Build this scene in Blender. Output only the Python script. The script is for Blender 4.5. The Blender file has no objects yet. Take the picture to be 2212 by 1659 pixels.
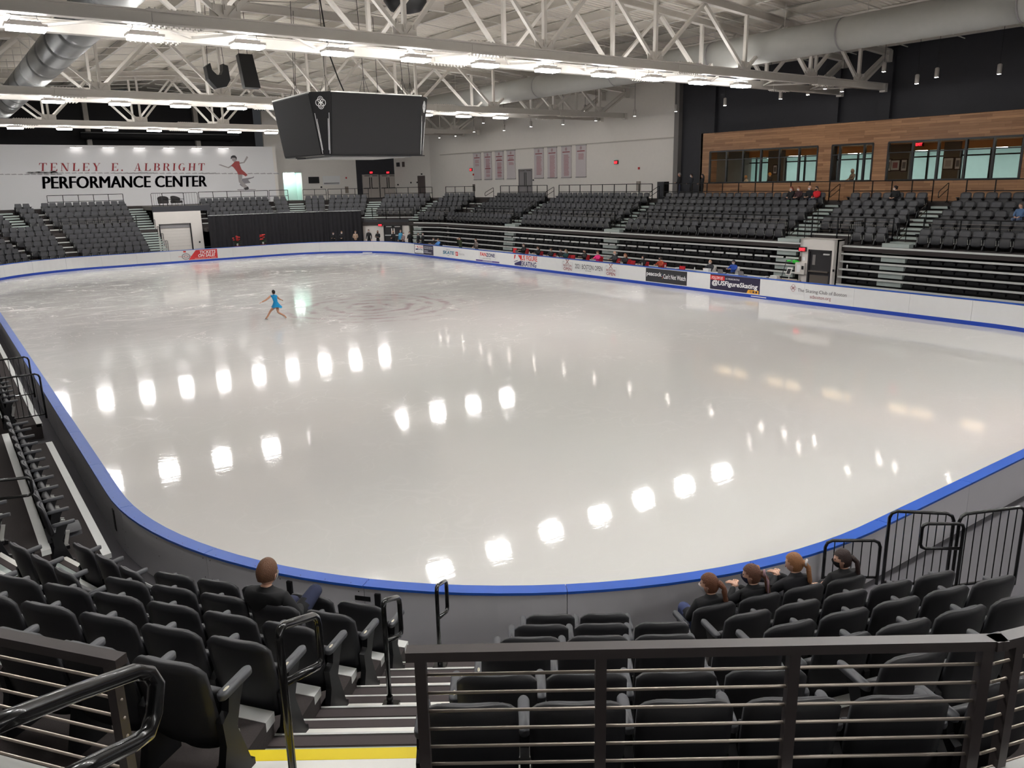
import bpy, bmesh, math, random
from math import sin, cos, tan, pi, radians as RAD, sqrt, atan2, hypot
from mathutils import Vector, Matrix
random.seed(11)
SC = bpy.context.scene
COL = SC.collection
# ---------------------------------------------------------------- camera
CAM = Vector((-16.867, -35.844, 5.7236)); FPX = 1702.5
_y, _p, _r = RAD(35.823), RAD(14.406), RAD(-1.195)
FW = Vector((sin(_y)*cos(_p), cos(_y)*cos(_p), -sin(_p)))
_R = Vector((cos(_y), -sin(_y), 0)); _U = _R.cross(FW)
RT = _R*cos(_r) + _U*sin(_r); UP = -_R*sin(_r) + _U*cos(_r)
cd = bpy.data.cameras.new('camera'); cam = bpy.data.objects.new('camera', cd); COL.objects.link(cam)
cd.sensor_width = 36; cd.sensor_fit = 'HORIZONTAL'; cd.lens = FPX/2212*36; cd.clip_start = .05; cd.clip_end = 400
cam.matrix_world = Matrix(((RT.x, UP.x, -FW.x, CAM.x), (RT.y, UP.y, -FW.y, CAM.y), (RT.z, UP.z, -FW.z, CAM.z), (0, 0, 0, 1)))
SC.camera = cam
# ---------------------------------------------------------------- world, exposure
w = bpy.data.worlds.new('world'); SC.world = w; w.use_nodes = True
w.node_tree.nodes['Background'].inputs[0].default_value = (.5, .52, .55, 1)
w.node_tree.nodes['Background'].inputs[1].default_value = .05
SC.view_settings.view_transform = 'Standard'; SC.view_settings.look = 'None'
SC.view_settings.exposure = 0.4; SC.view_settings.gamma = 1.0; SC.view_settings.use_curve_mapping = False
LAMP = 80.0           # radiance of the LED high-bay lenses
# ---------------------------------------------------------------- pixel rays (2212x1659 photograph)
def ray(px, py): return FW + RT*((px-1106)/FPX) - UP*((py-829.5)/FPX)
def onx(px, py, x): d = ray(px, py); return CAM + d*((x-CAM.x)/d.x)
def ony(px, py, y): d = ray(px, py); return CAM + d*((y-CAM.y)/d.y)
def onz(px, py, z): d = ray(px, py); return CAM + d*((z-CAM.z)/d.z)
def proj(P):
    d = Vector(P)-CAM; z = d.dot(FW); return (1106+FPX*d.dot(RT)/z, 829.5-FPX*d.dot(UP)/z, z)
CC = {'N': Vector((-6.94, -22.39)), 'FR': Vector((6.94, 22.39)), 'FL': Vector((-6.94, 22.39)), 'NR': Vector((6.94, -22.39))}
def fp(c, phi, D, u, z):          # point on a seating facet: outward angle phi, distance D, tangent u
    n = Vector((cos(RAD(phi)), sin(RAD(phi)))); t = Vector((-n.y, n.x)); q = CC[c]+n*D+t*u
    return Vector((q.x, q.y, z))
def onf(px, py, c, phi, D):       # pixel ray onto that facet's vertical plane
    n = Vector((cos(RAD(phi)), sin(RAD(phi)), 0)); o = Vector((CC[c].x, CC[c].y, 0)); d = ray(px, py)
    return CAM + d*((D-(CAM-o).dot(n))/d.dot(n))
# ---------------------------------------------------------------- materials
MATS = {}
def mat(name, col, rough=.5, metal=0, var=0, vscale=4, bump=0, bscale=40, emit=0, spec=None, alpha=1, trans=0, ior=None, coat=0):
    m = bpy.data.materials.new(name); m.use_nodes = True; MATS[name] = m
    nt = m.node_tree; b = nt.nodes['Principled BSDF']; c = (*col, 1)
    b.inputs['Base Color'].default_value = c; b.inputs['Roughness'].default_value = rough; b.inputs['Metallic'].default_value = metal
    if spec is not None: b.inputs['Specular IOR Level'].default_value = spec
    if ior: b.inputs['IOR'].default_value = ior
    if alpha < 1: b.inputs['Alpha'].default_value = alpha
    if trans: b.inputs['Transmission Weight'].default_value = trans
    if coat: b.inputs['Coat Weight'].default_value = coat
    if emit: b.inputs['Emission Color'].default_value = c; b.inputs['Emission Strength'].default_value = emit
    tc = nt.nodes.new('ShaderNodeTexCoord')
    n = nt.nodes.new('ShaderNodeTexNoise'); n.inputs['Scale'].default_value = vscale; n.inputs['Detail'].default_value = 5
    nt.links.new(tc.outputs['Object'], n.inputs['Vector'])
    mx = nt.nodes.new('ShaderNodeMix'); mx.data_type = 'RGBA'; v = max(var, .03)
    mx.inputs[6].default_value = (*[max(0, x*(1-v)) for x in col], 1); mx.inputs[7].default_value = (*[min(1, x*(1+v)) for x in col], 1)
    nt.links.new(n.outputs['Fac'], mx.inputs[0]); nt.links.new(mx.outputs[2], b.inputs['Base Color'])
    if bump:
        n2 = nt.nodes.new('ShaderNodeTexNoise'); n2.inputs['Scale'].default_value = bscale; nt.links.new(tc.outputs['Object'], n2.inputs['Vector'])
        bp = nt.nodes.new('ShaderNodeBump'); bp.inputs['Strength'].default_value = bump; bp.inputs['Distance'].default_value = .02
        nt.links.new(n2.outputs['Fac'], bp.inputs['Height']); nt.links.new(bp.outputs['Normal'], b.inputs['Normal'])
    return m
def srgb(r, g, b):
    f = lambda c: (c/255/12.92) if c/255 <= .04045 else ((c/255+.055)/1.055)**2.4
    return (f(r), f(g), f(b))
mat('steel_white', srgb(186, 180, 172), .45, var=.06)
mat('truss_paint', srgb(222, 217, 210), .45, var=.05)
mat('deck_white', srgb(224, 216, 204), .6, var=.05)
mat('duct_fabric', srgb(176, 176, 172), .8, var=.05, bump=.3, bscale=3)
mat('duct_metal', srgb(150, 152, 152), .45, .4, var=.08)
mat('wall_white', srgb(232, 227, 221), .7, var=.03)
mat('wall_grey', srgb(120, 116, 114), .7, var=.03)
mat('wall_dark', srgb(52, 52, 57), .75, var=.06)
mat('wall_black', srgb(34, 33, 35), .8, var=.1)
mat('mural', srgb(230, 229, 230), .55, var=.03, vscale=.4)
mat('mural_grey', srgb(172, 168, 170), .6, var=.25, vscale=2)
mat('mural_red', srgb(158, 42, 50), .6, var=.1)
mat('mural_dark', srgb(72, 72, 82), .6, var=.04)
mat('art_skin', srgb(168, 160, 160), .6, var=.1)
mat('art_dress', srgb(168, 74, 72), .6, var=.2)
mat('art_black', srgb(60, 56, 58), .6, var=.2)
mat('art_shadow', srgb(140, 136, 140), .6, var=.2)
mat('board_white', srgb(226, 226, 226), .22, var=.01, coat=.2)
mat('board_outer', srgb(204, 202, 206), .3, var=.03, coat=.2)
mat('board_blue', srgb(34, 88, 184), .42, var=.03)
mat('board_kick', srgb(20, 66, 176), .3, var=.03, coat=.3)
mat('hardware', srgb(38, 38, 40), .4, .5)
mat('carpet', srgb(58, 52, 51), .95, var=.25, vscale=60, bump=.4, bscale=300)
mat('rubber_floor', srgb(92, 90, 94), .9, var=.2, vscale=120, bump=.2, bscale=300)
mat('concourse_floor', srgb(110, 104, 100), .6, var=.1)
mat('alu', srgb(214, 215, 212), .4, .25, var=.05)
mat('alu_step', srgb(176, 186, 182), .4, .35, var=.08)
mat('stripe_white', srgb(236, 234, 228), .5)
mat('stripe_dark', srgb(66, 58, 58), .8)
mat('stripe_yellow', srgb(232, 206, 30), .5)
mat('rail_black', srgb(20, 20, 21), .25, .3, coat=.4)
mat('rail_bronze', srgb(66, 60, 60), .38, .2, var=.05)
mat('cable', srgb(170, 160, 150), .35, .8)
mat('seat_plastic', srgb(42, 42, 45), .48, var=.12, bump=.08, bscale=250)
mat('seat_cushion', srgb(66, 66, 70), .5, var=.12, bump=.1, bscale=300)
mat('seat_arm', srgb(74, 75, 79), .5, var=.06)
mat('seat_metal', srgb(190, 190, 186), .35, .6)
mat('seat_iron', srgb(26, 26, 28), .45, .2)
mat('oval_badge', srgb(206, 200, 180), .3, .6)
mat('screen_black', srgb(26, 25, 27), .7, var=.03)
mat('trim_black', srgb(20, 19, 21), .4)
mat('trim_silver', srgb(190, 188, 184), .3, .7)
mat('curtain', srgb(30, 28, 32), .9, var=.25, vscale=3)
mat('red_glow', (1, .03, .05), .5, emit=2)
mat('sign_red', srgb(204, 40, 44), .5)
mat('sign_navy', srgb(38, 32, 62), .45)
mat('sign_black', srgb(44, 44, 48), .5)
mat('sign_white', srgb(240, 240, 240), .5)
mat('ink_red', srgb(208, 44, 40), .5)
mat('ink_navy', srgb(42, 38, 92), .5)
mat('ink_purple', srgb(74, 50, 130), .5)
mat('ink_dark', srgb(62, 60, 66), .5)
mat('ink_maroon', srgb(142, 44, 50), .5)
mat('ink_teal', srgb(26, 110, 140), .5)
mat('ink_grey', srgb(150, 146, 148), .5)
mat('ink_rose', srgb(178, 120, 128), .6)
mat('ink_gold', srgb(236, 170, 46), .5)
mat('banner_cloth', srgb(204, 196, 198), .8, var=.02)
mat('door_grey', srgb(136, 132, 134), .5, var=.04)
mat('door_dark', srgb(44, 42, 44), .5)
mat('door_beige', srgb(182, 174, 168), .5)
mat('door_brown', srgb(92, 82, 80), .5)
mat('stainless', srgb(160, 150, 140), .3, .8)
mat('paint_offwhite', srgb(214, 208, 202), .6, var=.02)
mat('alcove_glow', srgb(206, 230, 222), .6)
mat('black_plastic', srgb(22, 22, 24), .45)
mat('table_top', srgb(150, 118, 92), .5)
mat('table_white', srgb(210, 210, 212), .5)
mat('chair_red', srgb(196, 28, 40), .6)
mat('paper', srgb(232, 232, 232), .7)
mat('wicker', srgb(40, 36, 36), .7, var=.3, vscale=40)
mat('leaf', srgb(52, 74, 46), .6, var=.3, vscale=20)
mat('flower_red', srgb(190, 44, 40), .6, var=.2)
mat('planter', srgb(120, 48, 34), .5, var=.1)
mat('green_cloth', srgb(60, 210, 70), .7)
mat('frame_wood', srgb(60, 44, 38), .5)
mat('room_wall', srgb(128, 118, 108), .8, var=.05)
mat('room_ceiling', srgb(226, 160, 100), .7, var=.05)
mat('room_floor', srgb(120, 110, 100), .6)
mat('rink_beyond', srgb(206, 226, 220), .7, var=.05)
mat('lamp_lens', (1, .99, .975), .4, emit=LAMP)
mat('added_uplight', (1, .985, .96), .4, emit=LAMP*.35)  # upward glow added to the fixtures to brighten roof and walls
mat('lamp_house', srgb(196, 190, 186), .4, .3)
mat('spot_glow', (1, .94, .86), .4, emit=70)
mat('warm_strip', (1, .72, .42), .4, emit=3)
mat('neutral_strip', (.9, 1, .97), .4, emit=26)
mat('white_plastic', srgb(224, 222, 218), .4)
mat('skate_boot', srgb(198, 150, 122), .4)
mat('cable_black', srgb(18, 18, 18), .6)
mat('alarm_red', srgb(190, 30, 34), .4)
def glassmat():
    m = mat('glass', (.9, .95, .95), .03, trans=1.0, ior=1.02, spec=.4); return m
glassmat()
def icemat():
    m = bpy.data.materials.new('ice'); m.use_nodes = True; MATS['ice'] = m; nt = m.node_tree; N = nt.nodes; L = nt.links
    b = N['Principled BSDF']; b.inputs['IOR'].default_value = 1.31; b.inputs['Roughness'].default_value = .06
    tc = N.new('ShaderNodeTexCoord')
    def mapping(sx, sy, rz=0, loc=(0, 0, 0)):
        mp = N.new('ShaderNodeMapping'); mp.inputs['Scale'].default_value = (sx, sy, 1); mp.inputs['Rotation'].default_value = (0, 0, rz); mp.inputs['Location'].default_value = loc
        L.new(tc.outputs['Object'], mp.inputs['Vector']); return mp
    def noise(mp, sc, det=6, rough=.6, dist=0):
        n = N.new('ShaderNodeTexNoise'); n.inputs['Scale'].default_value = sc; n.inputs['Detail'].default_value = det; n.inputs['Roughness'].default_value = rough; n.inputs['Distortion'].default_value = dist
        L.new(mp.outputs['Vector'], n.inputs['Vector']); return n
    def ramp(src, a, bb, ca=0, cb=1):
        r = N.new('ShaderNodeMapRange'); r.inputs[1].default_value = a; r.inputs[2].default_value = bb; r.inputs[3].default_value = ca; r.inputs[4].default_value = cb
        L.new(src, r.inputs[0]); return r.outputs[0]
    def math_(op, a, bb):
        x = N.new('ShaderNodeMath'); x.operation = op
        for i, s in enumerate((a, bb)):
            if isinstance(s, (int, float)): x.inputs[i].default_value = s
            else: L.new(s, x.inputs[i])
        return x.outputs[0]
    def mixc(f, c0, c1):
        x = N.new('ShaderNodeMix'); x.data_type = 'RGBA'
        if isinstance(f, float): x.inputs[0].default_value = f
        else: L.new(f, x.inputs[0])
        for i, c in ((6, c0), (7, c1)):
            if isinstance(c, tuple): x.inputs[i].default_value = (*c, 1)
            else: L.new(c, x.inputs[i])
        return x.outputs[2]
    # snow scuffs: strongest towards the far half where the skaters have worked the surface
    sep = N.new('ShaderNodeSeparateXYZ'); L.new(tc.outputs['Object'], sep.inputs[0])
    far = ramp(sep.outputs[1], -14, 6)
    big = noise(mapping(1, 1), .16, 4)
    scuff = ramp(noise(mapping(.55, 1.5, .5), .9, 8, .68, 1.2).outputs['Fac'], .47, .63)
    scuff2 = ramp(noise(mapping(1.6, .5, -.4, (5, 3, 0)), 1.6, 8, .7, 1.5).outputs['Fac'], .53, .66)
    sc_all = math_('MULTIPLY', math_('MAXIMUM', scuff, scuff2), far)
    sc_all = math_('MULTIPLY', sc_all, ramp(big.outputs['Fac'], .3, .65, .25, 1))
    # thin blade cuts: edges of two distorted voronoi cell patterns
    cuts = None
    for k, (scl, rot) in enumerate(((.32, .3), (.5, 1.4), (.23, 2.2))):
        vo = N.new('ShaderNodeTexVoronoi'); vo.feature = 'DISTANCE_TO_EDGE'; vo.inputs['Scale'].default_value = scl
        mp = mapping(1, 1, rot, (k*7.3, k*3.1, 0)); nn = noise(mp, .35, 3); ad = N.new('ShaderNodeVectorMath'); ad.operation = 'MULTIPLY_ADD'
        ad.inputs[1].default_value = (6, 6, 0); L.new(nn.outputs['Color'], ad.inputs[0]); L.new(mp.outputs['Vector'], ad.inputs[2])
        L.new(ad.outputs[0], vo.inputs['Vector'])
        c = ramp(vo.outputs['Distance'], .0, .012, 1, 0)
        cuts = c if cuts is None else math_('MAXIMUM', cuts, c)
    cuts = math_('MULTIPLY', cuts, ramp(noise(mapping(1, 1, 0, (9, 2, 0)), .25, 3).outputs['Fac'], .45, .65, 0, .8))
    cuts = math_('MULTIPLY', cuts, ramp(sep.outputs[1], -26, -6, .15, 1))
    # pink circle under the ice at the centre, worn by spins
    mp = mapping(1, 1, 0, (-.6, .2, 0)); ln = N.new('ShaderNodeVectorMath'); ln.operation = 'LENGTH'
    nn = noise(mp, .5, 3); ad = N.new('ShaderNodeVectorMath'); ad.operation = 'MULTIPLY_ADD'; ad.inputs[1].default_value = (1.6, 1.6, 0)
    L.new(nn.outputs['Color'], ad.inputs[0]); L.new(mp.outputs['Vector'], ad.inputs[2]); L.new(ad.outputs[0], ln.inputs[0])
    dist = ln.outputs['Value']
    wv = N.new('ShaderNodeMath'); wv.operation = 'SINE'; L.new(math_('MULTIPLY', dist, 7.0), wv.inputs[0])
    ring = math_('MULTIPLY', ramp(wv.outputs[0], -.2, .9), ramp(dist, 4.2, 5.2, 1, 0))
    ring = math_('MULTIPLY', ring, ramp(noise(mapping(1, 1, 0, (3, 8, 0)), .9, 5).outputs['Fac'], .42, .6))
    warm = ramp(noise(mapping(1, 1, 0, (1, 1, 0)), .07, 2).outputs['Fac'], .35, .65)
    base = mixc(warm, srgb(213, 212, 208), srgb(216, 211, 208))
    base = mixc(math_('MULTIPLY', ring, .75), base, srgb(180, 150, 154))
    base = mixc(math_('MULTIPLY', math_('SUBTRACT', 1.0, sc_all), math_('MULTIPLY', far, .22)), base, srgb(194, 190, 186))
    base = mixc(math_('MULTIPLY', sc_all, .4), base, srgb(236, 232, 228))
    base = mixc(math_('MULTIPLY', cuts, .7), base, srgb(244, 240, 236))
    L.new(base, b.inputs['Base Color'])
    rg = math_('ADD', math_('MULTIPLY', math_('MAXIMUM', sc_all, cuts), .3), .05); L.new(rg, b.inputs['Roughness'])
    bp = N.new('ShaderNodeBump'); bp.inputs['Strength'].default_value = .12; bp.inputs['Distance'].default_value = .01
    n9 = noise(mapping(1, 4, .7), 1.2, 6, .6); L.new(n9.outputs['Fac'], bp.inputs['Height']); L.new(bp.outputs['Normal'], b.inputs['Normal'])
icemat()
def woodmat():
    m = bpy.data.materials.new('wood_planks'); m.use_nodes = True; MATS['wood_planks'] = m; nt = m.node_tree; N = nt.nodes; L = nt.links; b = N['Principled BSDF']
    tc = N.new('ShaderNodeTexCoord'); sp = N.new('ShaderNodeSeparateXYZ'); L.new(tc.outputs['Object'], sp.inputs[0])
    cb = N.new('ShaderNodeCombineXYZ'); L.new(sp.outputs[1], cb.inputs[0]); L.new(sp.outputs[2], cb.inputs[1])
    br = N.new('ShaderNodeTexBrick'); br.inputs['Scale'].default_value = 1; br.inputs['Brick Width'].default_value = 1.5; br.inputs['Row Height'].default_value = .13
    br.inputs['Mortar Size'].default_value = .003; br.offset = .37; br.offset_frequency = 2; br.squash = 1.6; br.squash_frequency = 3; br.inputs['Bias'].default_value = -.1
    br.inputs['Color1'].default_value = (*srgb(150, 106, 70), 1); br.inputs['Color2'].default_value = (*srgb(190, 142, 100), 1); br.inputs['Mortar'].default_value = (*srgb(96, 64, 42), 1)
    L.new(cb.outputs[0], br.inputs['Vector'])
    mp = N.new('ShaderNodeMapping'); mp.inputs['Scale'].default_value = (1, .8, 14); L.new(tc.outputs['Object'], mp.inputs['Vector'])
    n = N.new('ShaderNodeTexNoise'); n.inputs['Scale'].default_value = 2.5; n.inputs['Detail'].default_value = 6; L.new(mp.outputs[0], n.inputs['Vector'])
    mx = N.new('ShaderNodeMix'); mx.data_type = 'RGBA'; mx.blend_type = 'MULTIPLY'; mx.inputs[0].default_value = .5
    L.new(br.outputs['Color'], mx.inputs[6]); rr = N.new('ShaderNodeValToRGB'); rr.color_ramp.elements[0].position = .3; rr.color_ramp.elements[0].color = (.55, .5, .45, 1); rr.color_ramp.elements[1].position = .7; rr.color_ramp.elements[1].color = (1, 1, 1, 1)
    L.new(n.outputs['Fac'], rr.inputs[0]); L.new(rr.outputs[0], mx.inputs[7]); L.new(mx.outputs[2], b.inputs['Base Color']); b.inputs['Roughness'].default_value = .5
woodmat()
def corrmat():
    m = mat('roof_deck', srgb(238, 231, 220), .6, var=.04); nt = m.node_tree; N = nt.nodes; L = nt.links
    tc = N.new('ShaderNodeTexCoord'); wv = N.new('ShaderNodeTexWave'); wv.bands_direction = 'Y'; wv.inputs['Scale'].default_value = 1.05; wv.wave_profile = 'SIN'
    L.new(tc.outputs['Object'], wv.inputs['Vector']); bp = N.new('ShaderNodeBump'); bp.inputs['Strength'].default_value = .9; bp.inputs['Distance'].default_value = .08
    L.new(wv.outputs['Fac'], bp.inputs['Height']); L.new(bp.outputs['Normal'], N['Principled BSDF'].inputs['Normal'])
corrmat()
# ---------------------------------------------------------------- mesh builder
class MB:
    def __init__(s): s.v = []; s.f = []; s.m = []
    def add(s, vs, fs, mi=0):
        o = len(s.v); s.v += [Vector(x) for x in vs]; s.f += [[i+o for i in f] for f in fs]; s.m += [mi]*len(fs); return s
    def obox(s, c, ax, ay, az, mi=0):
        c = Vector(c); vs = [c+ax*i+ay*j+az*k for k in (-1, 1) for j in (-1, 1) for i in (-1, 1)]
        return s.add(vs, [(0, 2, 3, 1), (4, 5, 7, 6), (0, 1, 5, 4), (2, 6, 7, 3), (0, 4, 6, 2), (1, 3, 7, 5)], mi)
    def box(s, c, sz, rz=0, mi=0):
        X = Vector((cos(rz), sin(rz), 0))*sz[0]/2; Y = Vector((-sin(rz), cos(rz), 0))*sz[1]/2
        return s.obox(c, X, Y, Vector((0, 0, sz[2]/2)), mi)
    def bb(s, x0, x1, y0, y1, z0, z1, mi=0): return s.box(((x0+x1)/2, (y0+y1)/2, (z0+z1)/2), (abs(x1-x0), abs(y1-y0), abs(z1-z0)), 0, mi)
    def beam(s, p, q, wd, ht, mi=0, up=None):
        p, q = Vector(p), Vector(q); d = q-p; L = d.length; d.normalize(); u = Vector(up or (0, 0, 1))
        if abs(d.dot(u)) > .98: u = Vector((0, 1, 0))
        sx = d.cross(u).normalized(); u2 = sx.cross(d).normalized()
        return s.obox((p+q)/2, d*L/2, sx*wd/2, u2*ht/2, mi)
    def ibeam(s, p, q, wd, ht, t=.03, mi=0):
        p, q = Vector(p), Vector(q); u = Vector((0, 0, 1))
        s.beam(p+u*(ht/2-t/2), q+u*(ht/2-t/2), wd, t, mi); s.beam(p-u*(ht/2-t/2), q-u*(ht/2-t/2), wd, t, mi); return s.beam(p, q, t, ht-2*t, mi)
    def tube(s, pts, r, n=8, mi=0, cap=True, closed=False):
        pts = [Vector(p) for p in pts]; rs = r if isinstance(r, (list, tuple)) else [r]*len(pts); o = len(s.v); k = len(pts); ref = None
        for i, p in enumerate(pts):
            if closed: d = pts[(i+1) % k]-pts[i-1]
            else: d = pts[min(i+1, k-1)]-pts[max(i-1, 0)]
            d.normalize()
            if ref is None: ref = Vector((0, 0, 1)) if abs(d.z) < .9 else Vector((0, 1, 0))
            a = d.cross(ref); a.normalize(); b = a.cross(d).normalized(); ref = b
            s.v += [p+(a*cos(2*pi*j/n)+b*sin(2*pi*j/n))*rs[i] for j in range(n)]
        for i in range(k if closed else k-1):
            for j in range(n):
                i2 = (i+1) % k
                s.f.append([o+i*n+j, o+i2*n+j, o+i2*n+(j+1) % n, o+i*n+(j+1) % n]); s.m.append(mi)
        if cap and not closed:
            s.f.append([o+j for j in range(n)]); s.f.append([o+(k-1)*n+j for j in range(n-1, -1, -1)]); s.m += [mi, mi]
        return s
    def prism(s, poly, z0, z1, mi=0):
        n = len(poly); vs = [(p[0], p[1], z0) for p in poly]+[(p[0], p[1], z1) for p in poly]
        return s.add(vs, [list(range(n))[::-1], list(range(n, 2*n))]+[[i, (i+1) % n, n+(i+1) % n, n+i] for i in range(n)], mi)
    def extr(s, poly, dv, mi=0):      # 3-D polygon pushed along dv
        n = len(poly); dv = Vector(dv); vs = [Vector(p) for p in poly]; vs += [p+dv for p in vs]
        return s.add(vs, [list(range(n))[::-1], list(range(n, 2*n))]+[[i, (i+1) % n, n+(i+1) % n, n+i] for i in range(n)], mi)
    def lathe(s, prof, c=(0, 0, 0), n=16, mi=0):
        o = len(s.v); c = Vector(c)
        for r, z in prof: s.v += [c+Vector((r*cos(2*pi*j/n), r*sin(2*pi*j/n), z)) for j in range(n)]
        for i in range(len(prof)-1):
            for j in range(n): s.f.append([o+i*n+j, o+i*n+(j+1) % n, o+(i+1)*n+(j+1) % n, o+(i+1)*n+j]); s.m.append(mi)
        s.f.append([o+j for j in range(n-1, -1, -1)]); s.f.append([o+(len(prof)-1)*n+j for j in range(n)]); s.m += [mi, mi]; return s
    def ell(s, c, r, mi=0, nu=10, nv=7, M=None):
        c = Vector(c); vs = []; fs = []
        for i in range(1, nv):
            th = pi*i/nv; vs += [Vector((r[0]*sin(th)*cos(2*pi*j/nu), r[1]*sin(th)*sin(2*pi*j/nu), r[2]*cos(th))) for j in range(nu)]
        vs += [Vector((0, 0, r[2])), Vector((0, 0, -r[2]))]; T = len(vs)-2
        for i in range(nv-2):
            for j in range(nu): fs.append((i*nu+j, (i+1)*nu+j, (i+1)*nu+(j+1) % nu, i*nu+(j+1) % nu))
        for j in range(nu): fs.append((T, j, (j+1) % nu)); fs.append((T+1, (nv-2)*nu+(j+1) % nu, (nv-2)*nu+j))
        if M: vs = [M @ v for v in vs]
        return s.add([c+v for v in vs], fs, mi)
    def mesh(s, name, mats, smooth=False):
        me = bpy.data.meshes.new(name); me.from_pydata([tuple(v) for v in s.v], [], s.f)
        for m in (mats if isinstance(mats, (list, tuple)) else [mats]): me.materials.append(MATS[m])
        if len(me.materials) > 1:
            for p, i in zip(me.polygons, s.m): p.material_index = i
        if smooth: me.polygons.foreach_set('use_smooth', [True]*len(me.polygons))
        me.update(); return me
    def xf(s, M): s.v = [M @ v for v in s.v]; return s
    def build(s, name, mats, parent=None, smooth=False, local=False):
        """vertices are in world space unless local; the object's origin goes to its base centre"""
        if parent is not None:
            if not local: s.xf(PM[parent.name].inverted())
            return link(name, s.mesh(name, mats, smooth), parent)
        if local: return link(name, s.mesh(name, mats, smooth))
        xs = [v.x for v in s.v]; ys = [v.y for v in s.v]; o = Vector(((min(xs)+max(xs))/2, (min(ys)+max(ys))/2, min(v.z for v in s.v)))
        s.v = [v-o for v in s.v]; ob = link(name, s.mesh(name, mats, smooth)); ob.location = o; PM[ob.name] = Matrix.Translation(o); return ob
PM = {}
def link(name, me, parent=None, M=None):
    o = bpy.data.objects.new(name, me); COL.objects.link(o)
    if parent is not None: o.parent = parent
    if M is not None: o.matrix_basis = M
    PM[o.name] = (PM[parent.name] if parent is not None else Matrix.Identity(4)) @ o.matrix_basis
    return o
def thing(name, label, cat, loc=(0, 0, 0), rz=0, group=None):
    o = bpy.data.objects.new(name, None); COL.objects.link(o); o.empty_display_size = .1
    o.location = loc; o.rotation_euler = (0, 0, rz); PM[o.name] = Matrix.Translation(Vector(loc)) @ Matrix.Rotation(rz, 4, 'Z')
    return tag(o, label, cat, group)
def tag(o, label, cat, group=None, kind=None):
    o['label'] = label; o['category'] = cat
    if group: o['group'] = group
    if kind: o['kind'] = kind
    return o
def struct(o, label=None):
    o['kind'] = 'structure'
    if label: o['label'] = label
    return o
def sgroup(name, label=None, loc=(0, 0, 0)):
    o = bpy.data.objects.new(name, None); COL.objects.link(o); o.location = loc; PM[o.name] = Matrix.Translation(Vector(loc)); return struct(o, label)
def dup(root, loc=None, rz=None, label=None, group=None, M=None):
    r = root.copy(); COL.objects.link(r)
    if M is not None: r.matrix_basis = M
    else:
        if loc is not None: r.location = loc
        if rz is not None: r.rotation_euler = (0, 0, rz)
    PM[r.name] = r.matrix_basis.copy() if M is None else M
    if label: r['label'] = label
    if group: r['group'] = group
    for ch in list(root.children):
        c = ch.copy(); COL.objects.link(c); c.parent = r
        for g in ch.children:
            d = g.copy(); COL.objects.link(d); d.parent = c
    return r
def text_mesh(s, bold=0.0, shear=0.0):
    cu = bpy.data.curves.new('txt', 'FONT'); cu.body = s; cu.offset = bold; cu.shear = shear; cu.resolution_u = 3; cu.fill_mode = 'FRONT'
    ob = bpy.data.objects.new('txt', cu); COL.objects.link(ob); dg = bpy.context.evaluated_depsgraph_get()
    me = bpy.data.meshes.new_from_object(ob.evaluated_get(dg)); vs = [v.co.copy() for v in me.vertices]; fs = [list(p.vertices) for p in me.polygons]
    bpy.data.objects.remove(ob); bpy.data.curves.remove(cu); bpy.data.meshes.remove(me)
    x0 = min(v.x for v in vs); x1 = max(v.x for v in vs); y0 = min(v.y for v in vs); y1 = max(v.y for v in vs)
    return [((v.x-x0)/(x1-x0), (v.y-y0)/(y1-y0)) for v in vs], fs
def put_text(mb, s, fn, bold=0.0, shear=0.0, mi=0):
    """fn(a, b) -> world point for the text's unit rectangle"""
    vs, fs = text_mesh(s, bold, shear); mb.add([fn(a, b) for a, b in vs], fs, mi); return mb
def rect_fn(O, R, U): O, R, U = Vector(O), Vector(R), Vector(U); return lambda a, b: O+R*a+U*b
mat('seat_under', srgb(48, 48, 51), .5, var=.1, bump=.08, bscale=250)
mat('wash_strip', (1, .97, .93), .4, emit=9)
# ================================================================ rink: ice, boards, floors
BW, BL, BR_, BH = 15.035, 30.48, 8.09, .995
HX, HY = BW-BR_, BL-BR_; AL = BR_*pi/2
SEGS = [('l', HY, (BW, 0), (0, -1)), ('a', AL, (HX, -HY), 0), ('l', 2*HX, (HX, -BL), (-1, 0)), ('a', AL, (-HX, -HY), -90),
        ('l', 2*HY, (-BW, -HY), (0, 1)), ('a', AL, (-HX, HY), 180), ('l', 2*HX, (-HX, BL), (1, 0)), ('a', AL, (HX, HY), 90), ('l', HY, (BW, HY), (0, -1))]
PERIM = sum(x[1] for x in SEGS)
def path(s, off=0.0):
    """board line, s=0 at mid judges' side, running to the right as seen from the ice"""
    s = s % PERIM
    for k, L, a, b in SEGS:
        if s <= L+1e-9: break
        s -= L
    if k == 'l':
        t = Vector(b); n = Vector((-t.y, t.x)); return Vector(a)+t*s+n*off
    th = RAD(b)-s/BR_; n = Vector((cos(th), sin(th))); return Vector(a)+n*(BR_+off)
def in_arc(s):
    s = s % PERIM
    for k, L, a, b in SEGS:
        if s < L: return k == 'a'
        s -= L
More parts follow.
